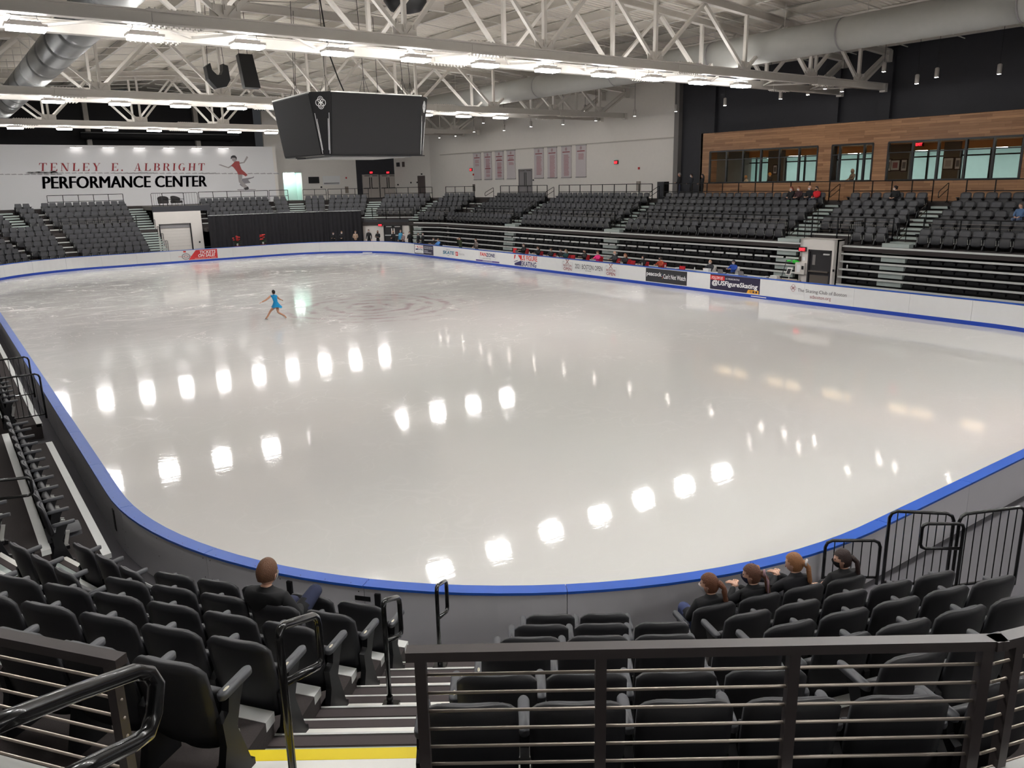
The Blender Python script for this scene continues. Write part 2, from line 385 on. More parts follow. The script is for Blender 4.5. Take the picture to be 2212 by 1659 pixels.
def ribbon(mb, s0, s1, o0, o1, z0, z1, mi=0):
    n = max(1, int(math.ceil((s1-s0)/.45))) if (in_arc(s0+.01) or in_arc(s1-.01) or s1-s0 > 3) else 1
    o = len(mb.v)
    for i in range(n+1):
        s = s0+(s1-s0)*i/n; a = path(s, o0); b = path(s, o1)
        mb.v += [Vector((a.x, a.y, z0)), Vector((b.x, b.y, z0)), Vector((b.x, b.y, z1)), Vector((a.x, a.y, z1))]
    for i in range(n):
        q = o+4*i
        for j in range(4): mb.f.append([q+j, q+(j+1) % 4, q+4+(j+1) % 4, q+4+j]); mb.m.append(mi)
    mb.f.append([o+3, o+2, o+1, o]); q = o+4*n; mb.f.append([q, q+1, q+2, q+3]); mb.m += [mi, mi]; return mb
def board_s(px, py, lo=-62.0, hi=30.0, z=.5):
    best = None; s = lo
    while s < hi:
        P = path(s); q = proj((P.x, P.y, z)); d = abs(q[0]-px)
        if best is None or d < best[0]: best = (d, s)
        s += .04
    return best[1]
N_ = 200
mb = MB(); ring = [path(PERIM*i/N_, .01) for i in range(N_)]; mb.add([(p.x, p.y, 0) for p in ring], [list(range(N_))[::-1]])
ob = mb.build('ice_surface', 'ice', local=True); struct(ob, 'glossy white skating ice with blade marks and a faint pink centre circle')
mb = MB(); ribbon(mb, 0, PERIM-.001, .13, 12.5, -.1, .2); struct(mb.build('floor', 'rubber_floor', local=True), 'dark grey rubber floor around the rink boards')
mb = MB(); mb.bb(-31, 46, -52, 50, -.4, -.2); struct(mb.build('floor_slab', 'rubber_floor', local=True))
boards = sgroup('dasher_boards', 'white rink boards with blue cap rail and blue kick plate')
NP = 69; PL = PERIM/NP
for i in range(NP):
    a, b = i*PL+.004, (i+1)*PL-.004
    ribbon(MB(), a, b, 0, .016, .16, .962).build('board_panel', 'board_white', boards)
    ribbon(MB(), a, b, .15, .168, -.05, .962).build('outer_panel', 'board_outer', boards)
    ribbon(MB(), a, b, -.008, .014, .0, .16).build('kick_plate', 'board_kick', boards)
    m_ = MB(); ribbon(m_, a, b, -.012, .045, .962, BH-.012); ribbon(m_, a, b, .05, .195, .962, BH); m_.build('cap_rail', 'board_blue', boards)
# fittings on the outside of the near boards: latch bars, slots, the vent plate, screw heads
for px, y0, y1, wd in ((647, 1262, 1302, .035), (826, 1283, 1340, .035)):
    s = board_s(px, 0, 45, 70, .8); m_ = MB(); ribbon(m_, s-wd, s+wd, .168, .2, .62, .9); m_.build('gate_latch', 'hardware', boards)
    m_ = MB(); ribbon(m_, s-.012, s+.012, .168, .185, .2, .62); m_.build('latch_rod', 'alu', boards)
for px, z0, z1, wd in ((799, .78, .84, .1), (669, .5, .56, .1), (272, .42, .78, .06)):
    s = board_s(px, 0, 45, 70, .6); m_ = MB(); ribbon(m_, s-wd, s+wd, .168, .176, z0, z1); m_.build('slot_plate', 'hardware', boards)
for i in range(23, 42):
    m_ = MB()
    for ds in (.07, PL/2-.05, PL-.07):
        for z in (.9, .62, .36):
            P = path(i*PL+ds, .17); Q = path(i*PL+ds, .172); m_.tube([(P.x, P.y, z), (Q.x, Q.y, z)], .008, 6)
    for k in range(7):
        P = path(i*PL+(k+.5)*PL/7, .15); m_.tube([(P.x, P.y, BH-.001), (P.x, P.y, BH+.001)], .008, 6)
    m_.build('screw_heads', 'hardware', boards)['kind'] = 'stuff'
# ================================================================ seating decks
TIP = [9.09+.742*i for i in range(6)]; FLOOR = [.55+.34*i for i in range(6)]
NOSE = [t-.35 for t in TIP]+[13.2]
UTIP = [13.9, 14.7, 15.5, 16.3]; UFLOOR = [2.80, 3.17, 3.55, 3.92]; UNOSE = [13.45, 14.3, 15.1, 15.9, 16.95]
T9 = tan(RAD(9))
def deck(parent, c, phi, D0, D1, u0f, u1f, z, zb, nosing=True, nm='stripe'):
    """u0f/u1f map distance to the tangent limits of the tread"""
    P = [fp(c, phi, D0, u0f(D0), 0), fp(c, phi, D0, u1f(D0), 0), fp(c, phi, D1, u1f(D1), 0), fp(c, phi, D1, u0f(D1), 0)]
    MB().prism([(p.x, p.y) for p in P][::-1], zb, z).build('deck', 'carpet', parent)
    if nosing:
        P = [fp(c, phi, D0-.02, u0f(D0), 0), fp(c, phi, D0-.02, u1f(D0), 0), fp(c, phi, D0+.1, u1f(D0+.1), 0), fp(c, phi, D0+.1, u0f(D0+.1), 0)]
        MB().prism([(p.x, p.y) for p in P][::-1], z-.07, z+.004).build('nosing', 'alu', parent)
K = lambda v: (lambda D: v)
V0 = lambda D: -D*T9
V1 = lambda D: D*T9
near = sgroup('floor_near_stand', 'dark carpeted seating tiers with pale metal nosings behind the near boards')
AISLE_W = 1.3
for i in range(6):
    deck(near, 'N', 252, NOSE[i], NOSE[i+1], V0, V1, FLOOR[i], .1)
    deck(near, 'N', 234, NOSE[i], NOSE[i+1], lambda D: -D*T9+AISLE_W, V1, FLOOR[i], .1)
    if i: deck(near, 'N', 216, NOSE[i]-.4, NOSE[i+1]-(.4 if i < 5 else 0), V0, lambda D: D*T9+.1, FLOOR[i], .1)
    deck(near, 'N', 198, NOSE[i], NOSE[i+1], lambda D: -D*T9+(.95 if D < 30 else 0), V1, FLOOR[i], .1)
    deck(near, 'N', 180, NOSE[i]-.2, NOSE[i+1]-.2, K(-5.3), V1, FLOOR[i], .1)
    deck(near, 'N', 180, NOSE[i]-.2, NOSE[i+1]-.2, K(-40), K(-7.0), FLOOR[i], .1)
for phi in (252, 234, 216, 198, 180):
    for j in range(4):
        deck(near, 'N', phi, UNOSE[j], UNOSE[j+1], V0 if phi > 180 else K(-40), V1, UFLOOR[j]+(.06 if j == 0 else 0), .1)
    deck(near, 'N', phi, 13.2, 13.45, V0 if phi not in (180, 234) else K(-40) if phi == 180 else (lambda D: -D*T9+AISLE_W), V1, 2.5, .1, False)
    deck(near, 'N', phi, 16.95, 21, V0 if phi > 180 else K(-40), V1, 4.3, .1, False)
for j in range(4): deck(near, 'N', 270, UNOSE[j], UNOSE[j+1], V0, K(16), UFLOOR[j], .1)
deck(near, 'N', 270, 16.95, 21, V0, K(16), 4.3, .1, False)
# near aisle stairs: each tier is climbed in two half steps, striped
ais = sgroup('floor_near_aisle', 'striped aisle steps with yellow edged landing between near seat blocks')
hd = (NOSE[1]-NOSE[0])/2
def astep(D0, D1, z, stripes):
    c, phi = 'N', 234; l = lambda D: -D*T9-.02; r = lambda D: -D*T9+AISLE_W+.02
    P = [fp(c, phi, D0, l(D0), 0), fp(c, phi, D0, r(D0), 0), fp(c, phi, D1, r(D1), 0), fp(c, phi, D1, l(D1), 0)]
    MB().prism([(p.x, p.y) for p in P][::-1], .1, z).build('step', 'carpet', ais)
    for d, wdt, m in stripes:
        a, b = D0+d, D0+d+wdt; li = lambda D: l(D)+.1; ri = lambda D: r(D)-.06
        P = [fp(c, phi, a, li(a), 0), fp(c, phi, a, ri(a), 0), fp(c, phi, b, ri(b), 0), fp(c, phi, b, li(b), 0)]
        MB().prism([(p.x, p.y) for p in P][::-1], z-.004, z+.004).build('tread_stripe', m, ais)
S1 = ((-.012, .02, 'alu'), (.03, .09, 'stripe_dark'), (.14, .13, 'alu_step'))
S2 = ((-.012, .02, 'alu'), (.01, .085, 'stripe_dark'), (.1, .09, 'stripe_white'))
SY = ((-.012, .1, 'stripe_yellow'), (.09, .1, 'stripe_white'))
for i in range(6):
    z = FLOOR[i]; astep(NOSE[i], NOSE[i+1], z, SY if i == 5 else S2 if i else ((.0, .05, 'stripe_white'), (.07, .05, 'alu_step')))
    if i < 5: astep(NOSE[i+1]-hd, NOSE[i+1]+.02, z+.17, S1)
astep(12.95, 13.47, 2.5, ((-.012, .02, 'alu'), (.012, .15, 'stripe_yellow'), (.17, .1, 'alu_step')))
astep(13.45, 14.3, 2.865, ((.0, .02, 'alu'), (.02, .13, 'stripe_yellow'), (.16, .1, 'stripe_white')))
ais2 = sgroup('floor_left_aisle', 'striped aisle steps beside the left long boards')
for i in range(5):
    z = FLOOR[i]
    for (d0, zz, nm) in ((NOSE[i], z, 0), (NOSE[i+1]-hd, z+.17, 1)):
        for phi, l, r in ((198, lambda D: -D*T9, lambda D: -D*T9+.98),):
            P = [fp('N', phi, d0, l(d0), 0), fp('N', phi, d0, r(d0), 0), fp('N', phi, NOSE[i+1], r(NOSE[i+1]), 0), fp('N', phi, NOSE[i+1], l(NOSE[i+1]), 0)]
            MB().prism([(p.x, p.y) for p in P][::-1], .1, zz).build('step', 'carpet', ais2)
            for d, wdt, m in ((0, .06, 'stripe_white'), (.07, .07, 'stripe_dark'), (.16, .12, 'alu_step' if nm else 'stripe_white')):
                a, b = d0+d-.01, d0+d+wdt; P = [fp('N', phi, a, l(a)+.03, 0), fp('N', phi, a, r(a)-.03, 0), fp('N', phi, b, r(b)-.03, 0), fp('N', phi, b, l(b)+.03, 0)]
                MB().prism([(p.x, p.y) for p in P][::-1], zz-.004, zz+.004).build('tread_stripe', m, ais2)
# far left block, fully open
farl = sgroup('floor_far_left_stand', 'open seating tiers under the big mural')
for i in range(6):
    for phi in (90, 108, 126, 144):
        deck(farl, 'FL', phi, NOSE[i], NOSE[i+1], K(-4.05) if phi == 90 else V0, V1, FLOOR[i], .1)
# upper tiers that run round the far end and the judges' side
up_ = sgroup('floor_upper_stand', 'upper seating tiers and concourse around the far end and the judges side')
for c, phi, a, b in (('FL', 144, V0, V1), ('FL', 126, V0, V1), ('FL', 108, V0, V1), ('FL', 90, K(-5.4), V1), ('FR', 90, V0, K(4.6)), ('FR', 72, V0, V1), ('FR', 54, V0, V1), ('FR', 36, V0, V1), ('FR', 18, V0, V1), ('FR', 0, K(-52), V1)):
    for j in range(4): deck(up_, c, phi, UNOSE[j], UNOSE[j+1], a, b, UFLOOR[j], UFLOOR[j]-.5, True)
    deck(up_, c, phi, 16.95, 22.5, a, b, 4.3, 3.8, False)
    if c == 'FL': deck(up_, c, phi, 12.6, 13.45, a, b, 2.5, .1, False)
    else: deck(up_, c, phi, 12.3, 13.45, a, b, 2.38, 2.1, False)
# platform over the roll-up door between the two far blocks
m_ = MB(); m_.bb(-1.6, 3.1, 30.48+5.3, 46, 4.0, 4.3); m_.build('platform', 'concourse_floor', up_)
m_ = MB(); m_.bb(-1.6, 3.1, 30.48+5.22, 30.48+5.3, 3.85, 4.3); m_.build('platform_fascia', 'wall_dark', up_)
# ================================================================ judges' side: closed telescopic tiers
tele = sgroup('retracted_tiers', 'closed telescopic seating with stacked pale metal rails behind the judges')
ZB = [2.38-.37*k for k in range(6)]
GAPS = [(-17.05, -15.65), (-11.25, -9.8), (2.05, 3.6), (13.45, 14.9)]      # aisles on the judges' side (world y)
VEST = (-15.2, -11.9)
spans = [(-26, -17.0), (-17.0, VEST[0]+1.62), (VEST[1]+.2, -4.03), (-3.99, 2.8), (2.84, 14.2), (14.24, 25.0)]
for k, z in enumerate(ZB):
    xf = 19.23-.06*k
    for (a, b) in ((-26, -13.75), (-11.55, 2.8), (2.84, 14.2), (14.24, 24.9)):
        if k == 2 and a < 14 and b > -11.5:       # the marked tier shows short pale plates
            y = a
            while y < b-.5:
                MB().bb(xf, xf+.05, y+.06, min(y+.92, b)-.05, z-.09, z).build('tier_rail', 'alu', tele); y += .98
        else: MB().bb(xf, xf+.06, a, b, z-.085, z).build('tier_rail', 'alu', tele)
    MB().prism([(p.x, p.y) for p in [fp('FR', 18, 12.29-.06*k, -(12.29)*T9+.06, 0), fp('FR', 18, 12.29-.06*k, 1.2, 0), fp('FR', 18, 12.35-.06*k, 1.2, 0), fp('FR', 18, 12.35-.06*k, -(12.29)*T9+.06, 0)]][::-1], z-.085, z).build('tier_rail', 'alu', tele)
m_ = MB(); m_.bb(20.5, 20.6, -30, 25, .1, 2.1); m_.build('tier_backing', 'wall_black', tele)
P = [fp('FR', 18, 12.85, V0(12.85), 0), fp('FR', 18, 12.85, 1.2, 0), fp('FR', 18, 13.0, 1.2, 0), fp('FR', 18, 13.0, V0(13), 0)]
MB().prism([(p.x, p.y) for p in P][::-1], .1, 2.3).build('tier_backing', 'wall_black', tele)
for g0, g1 in GAPS:
    if g0 == -11.25: g0, g1 = -11.3, -9.9
    for k, z in enumerate(ZB):
        xf = 19.23-.06*k
        if k == 0: MB().bb(xf+.12, xf+.5, g0+.05, g1-.05, z, z+.17).build('aisle_block', 'alu_step', tele)
        MB().bb(xf+.08, xf+.3, g0+.12, g1-.12, z-.3, z-.1).build('aisle_block', 'alu_step', tele)
for k, z in enumerate(ZB):
    p = fp('FR', 18, 12.45-.06*k, .75, z-.2); MB().box(p, (.2, .9, .2), RAD(18)).build('aisle_block', 'alu_step', tele)
# stairs in the upper aisles (two steps per tier)
stairs = sgroup('floor_upper_aisles', 'pale metal aisle steps between the upper seat blocks')
def ustairs(c, phi, ua, ub):
    for j in range(4):
        za = 2.38 if j == 0 else UFLOOR[j-1]
        for h in (0, 1):
            zt = za+(UFLOOR[j]-za)*(h+.5)/1.0*.5+ (UFLOOR[j]-za)*.25 if False else za+(UFLOOR[j]-za)*(h+1)/2
            d0 = UNOSE[j]-.36+h*.3; P = [fp(c, phi, d0, ua, 0), fp(c, phi, d0, ub, 0), fp(c, phi, d0+.38, ub, 0), fp(c, phi, d0+.38, ua, 0)]
            MB().prism([(p.x, p.y) for p in P][::-1], zt-.1, zt+.004).build('step', 'alu_step', stairs)
    P = [fp(c, phi, UNOSE[4]-.35, ua, 0), fp(c, phi, UNOSE[4]-.35, ub, 0), fp(c, phi, UNOSE[4]+.1, ub, 0), fp(c, phi, UNOSE[4]+.1, ua, 0)]
    MB().prism([(p.x, p.y) for p in P][::-1], 4.0, 4.11).build('step', 'alu_step', stairs)
for g0, g1 in GAPS: ustairs('FR', 0, g0-22.39+.05, g1-22.39-.05)
ustairs('FR', 0, -.55, .8); ustairs('FR', 18, 1.35, 2.6); ustairs('FR', 54, -2.6, -1.35); ustairs('FR', 72, -.4, .95); ustairs('FL', 108, -.85, .35)
def lstairs(c, phi, ua, ub):
    for j in range(6):
        for h in (0, 1):
            zt = FLOOR[j]-.17+.17*h; d0 = NOSE[j]-.33+h*.33; P = [fp(c, phi, d0, ua, 0), fp(c, phi, d0, ub, 0), fp(c, phi, d0+.45, ub, 0), fp(c, phi, d0+.45, ua, 0)]
            MB().prism([(p.x, p.y) for p in P][::-1], zt-.09, zt+.004).build('step', 'alu_step', stairs)
lstairs('FL', 90, -5.4, -4.1); ustairs('FL', 90, -5.4, -4.1)
# ================================================================ room shell
XW, YF, YM = 27.3, 45.0, 42.0
MB().bb(XW, XW+.3, 4.6, 39.5, 0, 13).build('wall_right', 'wall_white', local=False)['kind'] = 'structure'
wr = sgroup('wall_right_dark', 'charcoal upper wall above the timber front')
for a_, b_, c_, d_ in ((1.1, 4.2, 0, 13), (-50, 1.1, 8.4, 13), (-50, 1.1, 0, 4.2), (-50, -34, 4.2, 8.4)): MB().bb(XW+.02, XW+.3, a_, b_, c_, d_).build('wall_piece', 'wall_dark', wr)
for px in (1540, 1802, 1912):
    y = onx(px, 250, XW).y; MB().bb(XW-.22, XW+.05, y-.35, y+.35, 4.3, 12.6).build('pilaster', 'wall_dark', wr)
struct(MB().bb(XW-.35, XW+.02, 4.2, 4.62, 4.3, 12.6).build('trim_1', 'wall_grey'), 'grey corner post between the white wall and the charcoal wall')
struct(MB().bb(XW-.07, XW, 4.65, 37.2, 8.5, 8.58).build('trim_2', 'steel_white'), 'thin ledge along the white banner wall')
wf = MB().bb(11.6, 21.4, YF, YF+.3, 0, 13).build('wall_far', 'wall_white'); struct(wf)
struct(MB().bb(21.4, 26.0, YF+.1, YF+.4, 0, 13).build('wall_far_dark', 'wall_dark'), 'charcoal panel around the double doors')
struct(MB().extr([(26.0, YF, 0), (XW, 39.4, 0), (XW+.3, 39.4, 0), (26.3, YF+.3, 0)], (0, 0, 13)).build('wall_far_angled', 'wall_white'))
struct(MB().bb(-31, 11.6, 47.5, 47.8, 0, 14.5).build('wall_far_black', 'wall_black'), 'black rear wall above the mural')
struct(MB().bb(11.3, 11.6, YM, 47.6, 0, 9.45).build('wall_return', 'wall_white'))
struct(MB().bb(-29.3, -29, -52, 48, 0, 13).build('wall_left', 'wall_dark')); struct(MB().bb(-29, 46, -52.3, -52, 0, 14.6).build('wall_back', 'wall_dark'))
RZ = lambda x: 14.72-.072*abs(x)
mb = MB()
for s in (-1, 1): mb.add([(0, -52, RZ(0)), (s*29.5, -52, RZ(29.5)), (s*29.5, 48, RZ(29.5)), (0, 48, RZ(0))], [(0, 1, 2, 3) if s > 0 else (3, 2, 1, 0)])
struct(mb.build('ceiling', 'roof_deck', local=True), 'off white corrugated metal roof deck')
ceil_ = sgroup('roof_purlins', 'off white steel purlins under the roof deck')
for k in range(-9, 10):
    x = k*2.95; z = RZ(x)-.24; MB().ibeam((x, -50, z), (x, 47.4, z), .2, .42, .03).build('purlin', 'truss_paint', ceil_)
for y in [-44+2.9*i for i in range(32)]:
    for s in (-1, 1): MB().tube([(0.2*s, y, RZ(0)-.62), (26.5*s, y, RZ(26.5)-.62)], .025, 6).build('sprinkler_pipe', 'truss_paint', ceil_)
# ================================================================ trusses
def topz(x): return 14.02-.072*abs(x)
BN = [-24.1, -19.8, -14.7, -8.87, -2.97, 2.97, 8.87, 14.7, 19.8, 24.1]
TN = [-26.5, -22.0, -17.3, -11.8, -5.9, 0, 5.9, 11.8, 17.3, 22.0, 26.5]
TRY = [-46.0, -29.8, -9.6, 10.6, 30.4]  # first truss row is added, out of view, to carry extra lamps
TNAME = ['added unseen white roof truss behind the near stand', 'roof truss over the near end boards', 'long white roof truss carrying lights in front of the scoreboard', 'white roof truss carrying lights just behind the scoreboard', 'white roof truss carrying lights nearest the mural']
for Y, lab in zip(TRY, TNAME):
    t = thing('roof_truss', lab, 'truss', (0, Y, 10.12), group=None)
    for dy in (-1.3, 1.3):
        y = Y+dy
        MB().ibeam((-26.7, y, 10.32), (26.7, y, 10.32), .3, .36, .035).build('bottom_chord', 'truss_paint', t)
        for s in (-1, 1):
            m_ = MB(); m_.ibeam((0, y, topz(0)), (s*26.9, y, topz(26.9)), .28, .34, .035); m_.build('top_chord', 'truss_paint', t)
            m_ = MB(); m_.bb(s*26.55, s*26.95, y-.17, y+.17, 11.6, 12.2); m_.build('bearing_plate', 'truss_paint', t); MB().bb(s*26.5, s*26.75, y-.16, y+.16, 10.05, 10.5).build('end_plate', 'truss_paint', t)
        for i, b in enumerate(BN):
            for x1 in (TN[i], b, TN[i+1]):
                MB().beam((b+(x1-b)*.03, y, 10.5), (x1, y, topz(x1)-.17), .13, .16, up=(0, 1, 0)).build('web_member', 'truss_paint', t)
            m_ = MB(); m_.bb(b-.45, b+.45, y-.012, y+.012, 10.45, 10.85); m_.build('gusset_plate', 'truss_paint', t)
            for q in (-.34, 0, .34): MB().beam((b+q, y-.12, 10.78), (b+q, y+.12, 10.78), .05, .16).build('gusset_clip', 'truss_paint', t)
        for x in (TN[0], TN[-1]): MB().beam((x, y, 11.7), (x*.93, y, 10.5), .13, .16, up=(0, 1, 0)).build('web_member', 'truss_paint', t)
        for x in (-21, -10.3, .3, 10.9, 21):
            m_ = MB(); m_.bb(x-.75, x+.75, y-.17, y+.17, 10.5, 10.53); m_.bb(x-.75, x+.75, y-.17, y+.17, 10.11, 10.14)
            m_.bb(x-.6, x+.6, y-.04, y-.015, 10.2, 10.44)
            for k in range(10):
                for sy in (-.11, .11): m_.tube([(x-.66+k*.147, y+sy, 10.53), (x-.66+k*.147, y+sy, 10.57)], .028, 6); m_.tube([(x-.66+k*.147, y+sy, 10.07), (x-.66+k*.147, y+sy, 10.12)], .028, 6)
            m_.build('splice_plate', 'truss_paint', t)
    for i in range(-6, 6):
        a = i*4.1+1; m_ = MB(); m_.beam((a, Y-1.2, 10.3), (a+2.1, Y+1.2, 10.3), .07, .07); m_.build('lateral_brace', 'truss_paint', t)
        m_ = MB(); m_.beam((a+2.1, Y+1.2, 10.3), (a+4.1, Y-1.2, 10.3), .07, .07); m_.build('lateral_brace', 'truss_paint', t)
# ================================================================ LED high-bay lights
def lamp_proto():
    t = thing('high_bay_light', '', 'ceiling light')
    m = MB(); m.bb(-.5, .5, -.27, .27, .035, .11); m.bb(-.36, .36, -.16, .16, .11, .19); m.build('housing', 'lamp_house', t, local=True)
    MB().bb(-.46, .46, -.235, .235, -.05, .04).build('lens', 'lamp_lens', t, local=True)
    MB().bb(-.34, .34, -.14, .14, .188, .2).build('added_uplight_lens', 'added_uplight', t, local=True)  # added emitter on top of the housing, lifts the ceiling brightness
    m = MB()
    for s in (-1, 1): m.tube([(s*.44, 0, .1), (s*.3, 0, .28), (s*.3, 0, .36)], .008, 5)
    m.bb(-.32, .32, -.03, .03, .35, .37); m.build('hanger_wire', 'cable_black', t, local=True); return t
LP = lamp_proto(); first = True
LG = [('added unseen LED high bay light on the truss behind the near stand', 'added lights behind the near stand'), ('bright LED high bay light on the truss over the near end', 'lights on the near end truss'), ('bright LED high bay light on the truss in front of the scoreboard', 'lights on the truss in front of the scoreboard'),  # first row: lamps added out of view to light the near stand
      ('bright LED high bay light on the truss behind the scoreboard', 'lights on the truss behind the scoreboard'), ('bright LED high bay light on the truss nearest the mural', 'lights on the truss nearest the mural')]
for Y, (lab, grp) in zip(TRY, LG):
    for k in range(-1, 11):
        loc = (-13.85+3.0*k, Y, 9.98)
        if first: LP.location = loc; LP['label'] = lab; LP['group'] = grp; first = False
        else: dup(LP, loc, 0, lab, grp)
# ================================================================ ducts
def duct(name, label, x, z, r, y0, y1, m, seg=5.0):
    t = thing(name, label, 'duct', (x, y0, z-r)); y = y0
    while y < y1-.1:
        e = min(y+seg, y1); n = 6; m_ = MB(); m_.tube([(x, y+(e-y)*i/n, z) for i in range(n+1)], [r*(.985 if i in (0, n) else 1) for i in range(n+1)], 24); m_.build('duct_section', m, t, True)
        m_ = MB(); m_.tube([(x, e-.03, z), (x, e+.03, z)], r*1.005, 24); m_.build('duct_band', 'ink_grey' if m == 'duct_fabric' else 'duct_metal', t, True); y = e
    for k in range(int((y1-y0)/4)):
        yy = y0+2+k*4; m_ = MB(); m_.tube([(x, yy, z+r-.05), (x, yy, RZ(x)-.3)], .015, 5); m_.build('hanger_rod', 'truss_paint', t)
    return t
duct('fabric_duct', 'large pale grey fabric air duct along the judges side under the roof', 16.0, 11.52, .68, -50, 38, 'duct_fabric', 7.0)
duct('round_metal_duct', 'large grey metal air duct above the left boards', -11.3, 11.45, .72, -50, 40, 'duct_metal', 3.2)
duct('return_duct', 'second grey metal air duct further left under the roof', -15.2, 11.9, .6, -50, 44, 'duct_metal', 4)
t = thing('black_pipe_duct', 'black round duct on the rear wall above the mural', 'duct', (1, 46.5, 10.2))
m_ = MB(); m_.tube([(-4.5, 46.3, 10.5), (9.5, 46.3, 10.5)], .33, 16); m_.build('duct_section', 'wall_black', t, True)
m_ = MB(); m_.tube([(-4.5, 45.95, 10.72), (9.5, 45.95, 10.72)], .05, 8); m_.build('conduit', 'duct_metal', t, True)
for x in (-4, 2.5, 9): MB().bb(x-.05, x+.05, 46.0, 47.49, 10.12, 10.2).build('bracket', 'wall_black', t)
for px, y in ((192, 295), (427, 295), (601, 300)):
    P = ony(px, y, 47.0); struct(MB().bb(P.x-.2, P.x+.2, 46.9, 47.4, 4.3, 13.6).build('trim_column', 'steel_white'), 'white steel column on the black rear wall')
# ================================================================ centre-hung scoreboard
t = thing('scoreboard', 'black octagonal centre hung scoreboard with dark screens and white emblems', 'scoreboard', (0, 0, 6.98))
ZT, ZB_, RT_, RB_, HW = 9.57, 7.0, 2.88, 2.5, 2.2
def octo(r, z, hw=HW): return [(-hw, -r, z), (hw, -r, z), (r, -hw, z), (r, hw, z), (hw, r, z), (-hw, r, z), (-r, hw, z), (-r, -hw, z)]
m_ = MB(); a = octo(RB_, ZB_); b = octo(RT_, ZT); m_.add([*a, *b], [list(range(8))[::-1], list(range(8, 16))]+[[i, (i+1) % 8, 8+(i+1) % 8, 8+i] for i in range(8)]); m_.build('body', 'trim_black', t)
for k in range(4):
    M = Matrix.Rotation(k*pi/2, 4, 'Z'); n = Vector((0, -1, -.147)).normalized()*.03
    q = [Vector((-HW+.03, -RB_-.006, ZB_+.06)), Vector((HW-.03, -RB_-.006, ZB_+.06)), Vector((HW-.03, -RT_+.006, ZT-.06)), Vector((-HW+.03, -RT_+.006, ZT-.06))]
    m_ = MB(); m_.extr([p+Vector((0, 0, 0)) for p in q], n); m_.xf(M); m_.build('screen', 'screen_black', t)
    m_ = MB(); m_.beam((-HW, -RT_, ZT), (HW, -RT_, ZT), .06, .05); m_.xf(M); m_.build('top_trim', 'trim_silver', t)
    # corner panel frame: emblem of linked rings and slim light lines
    A, B = Vector((HW, -RT_, ZT)), Vector((RT_, -HW, ZT)); C_, D_ = Vector((HW, -RB_, ZB_)), Vector((RB_, -HW, ZB_))
    o = (A+B)/2*.14+(C_+D_)/2*.0; cen = ((A+B)/2)*.83+((C_+D_)/2)*.17; R1 = (B-A).normalized(); U1 = ((A+B)/2-(C_+D_)/2).normalized(); nn = R1.cross(U1)
    m_ = MB()
    def ringp(cx, cy, r, r2):
        m_.tube([cen+nn*.02+R1*(cx+r*cos(2*pi*j/20))+U1*(cy+r2*sin(2*pi*j/20)) for j in range(20)], .014, 5, closed=True)
    for cx, cy in ((0, .12), (0, -.12), (.1, 0), (-.1, 0)): ringp(cx, cy, .12, .13)
    ringp(0, 0, .05, .05); ringp(0, .14, .05, .05); ringp(0, -.14, .05, .05)
    m_.xf(M); m_.build('emblem', 'sign_white', t)
    m_ = MB()
    for e0, e1, sg in ((A, C_, 1), (B, D_, -1)):
        for off, k0, k1 in ((.1, .33, .98), (.17, .42, .92)):
            p0 = e0.lerp(e1, k0)+R1*sg*off*.7+nn*.02; p1 = e0.lerp(e1, k1)+R1*sg*off*.55+nn*.02; m_.beam(p0, p1, .018, .01, up=nn)
    m_.xf(M); m_.build('light_line', 'sign_white', t)
m_ = MB(); m_.bb(-2.0, 2.0, -2.0, 2.0, 6.93, 7.0); m_.build('underside_panel', 'duct_metal', t)
m_ = MB()
for a, b in ((-2.45, -.9), (.9, 2.45)):
    m_.bb(-2.48, 2.48, a, a+.05 if a < 0 else a+.05, 6.96, 7.0)
m_.build('underside_frame', 'trim_black', t)
for x, y in ((-2.2, -2.4), (-.5, -2.6), (1.4, -2.6), (2.4, -1.5), (-2.5, .3), (2.4, 1.8), (-1.6, 2.4)):
    m_ = MB(); m_.tube([(x, y, 9.55), (x, y, 10.4), (x*.95, y*.9, 13.6)], .012, 5); m_.tube([(x-.25, y, 9.55), (x, y, 10.3), (x+.25, y, 9.55)], .01, 5); m_.build('hanging_cable', 'cable_black', t)
m_ = MB(); m_.tube([(-1.2, -2.2, 9.5), (-1.5, -2.2, 10.2), (-1.8, -2.1, 11.2), (-2.0, -2, 13.5)], .03, 6); m_.build('power_cable', 'cable_black', t)
for y in (-2.2, 2.2):
    t = thing('rigging_beam', 'pale grey rigging beam above the scoreboard, %s of the pair' % ('front' if y < 0 else 'rear'), 'beam', (0, y, 13.3)); MB().ibeam((-4, y, 13.55), (4, y, 13.55), .22, .4, .03).build('beam', 'wall_white', t)
# ================================================================ hung loudspeakers
P = ony(533, 155, 4.0); t = thing('box_speaker', 'tall black box speaker hung behind the front truss', 'speaker', (P.x, 4, P.z-.75))
m_ = MB(); m_.extr([(P.x-.42, 3.7, P.z+.75), (P.x+.25, 3.7, P.z+.75), (P.x+.45, 3.55, P.z-.75), (P.x-.3, 3.55, P.z-.75)], (.1, .7, 0)); m_.build('cabinet', 'black_plastic', t)
m_ = MB()
for dx in (-.3, .1): m_.tube([(P.x+dx, 4, P.z+.7), (P.x+dx, 4, RZ(P.x+dx)-.01)], .012, 5)
m_.build('hanging_cable', 'cable_black', t)
P = ony(470, 163, 4.0); t = thing('curved_speaker', 'black U shaped hung speaker bracket beside the tall box speaker', 'speaker', (P.x, 4, P.z-.6))
pts = [(-.55, .35), (-.35, .5), (-.3, .2), (-.1, 0), (.1, 0), (.2, .2), (.22, .5), (.45, .42), (.5, -.2), (.3, -.5), (-.15, -.6), (-.5, -.2)]
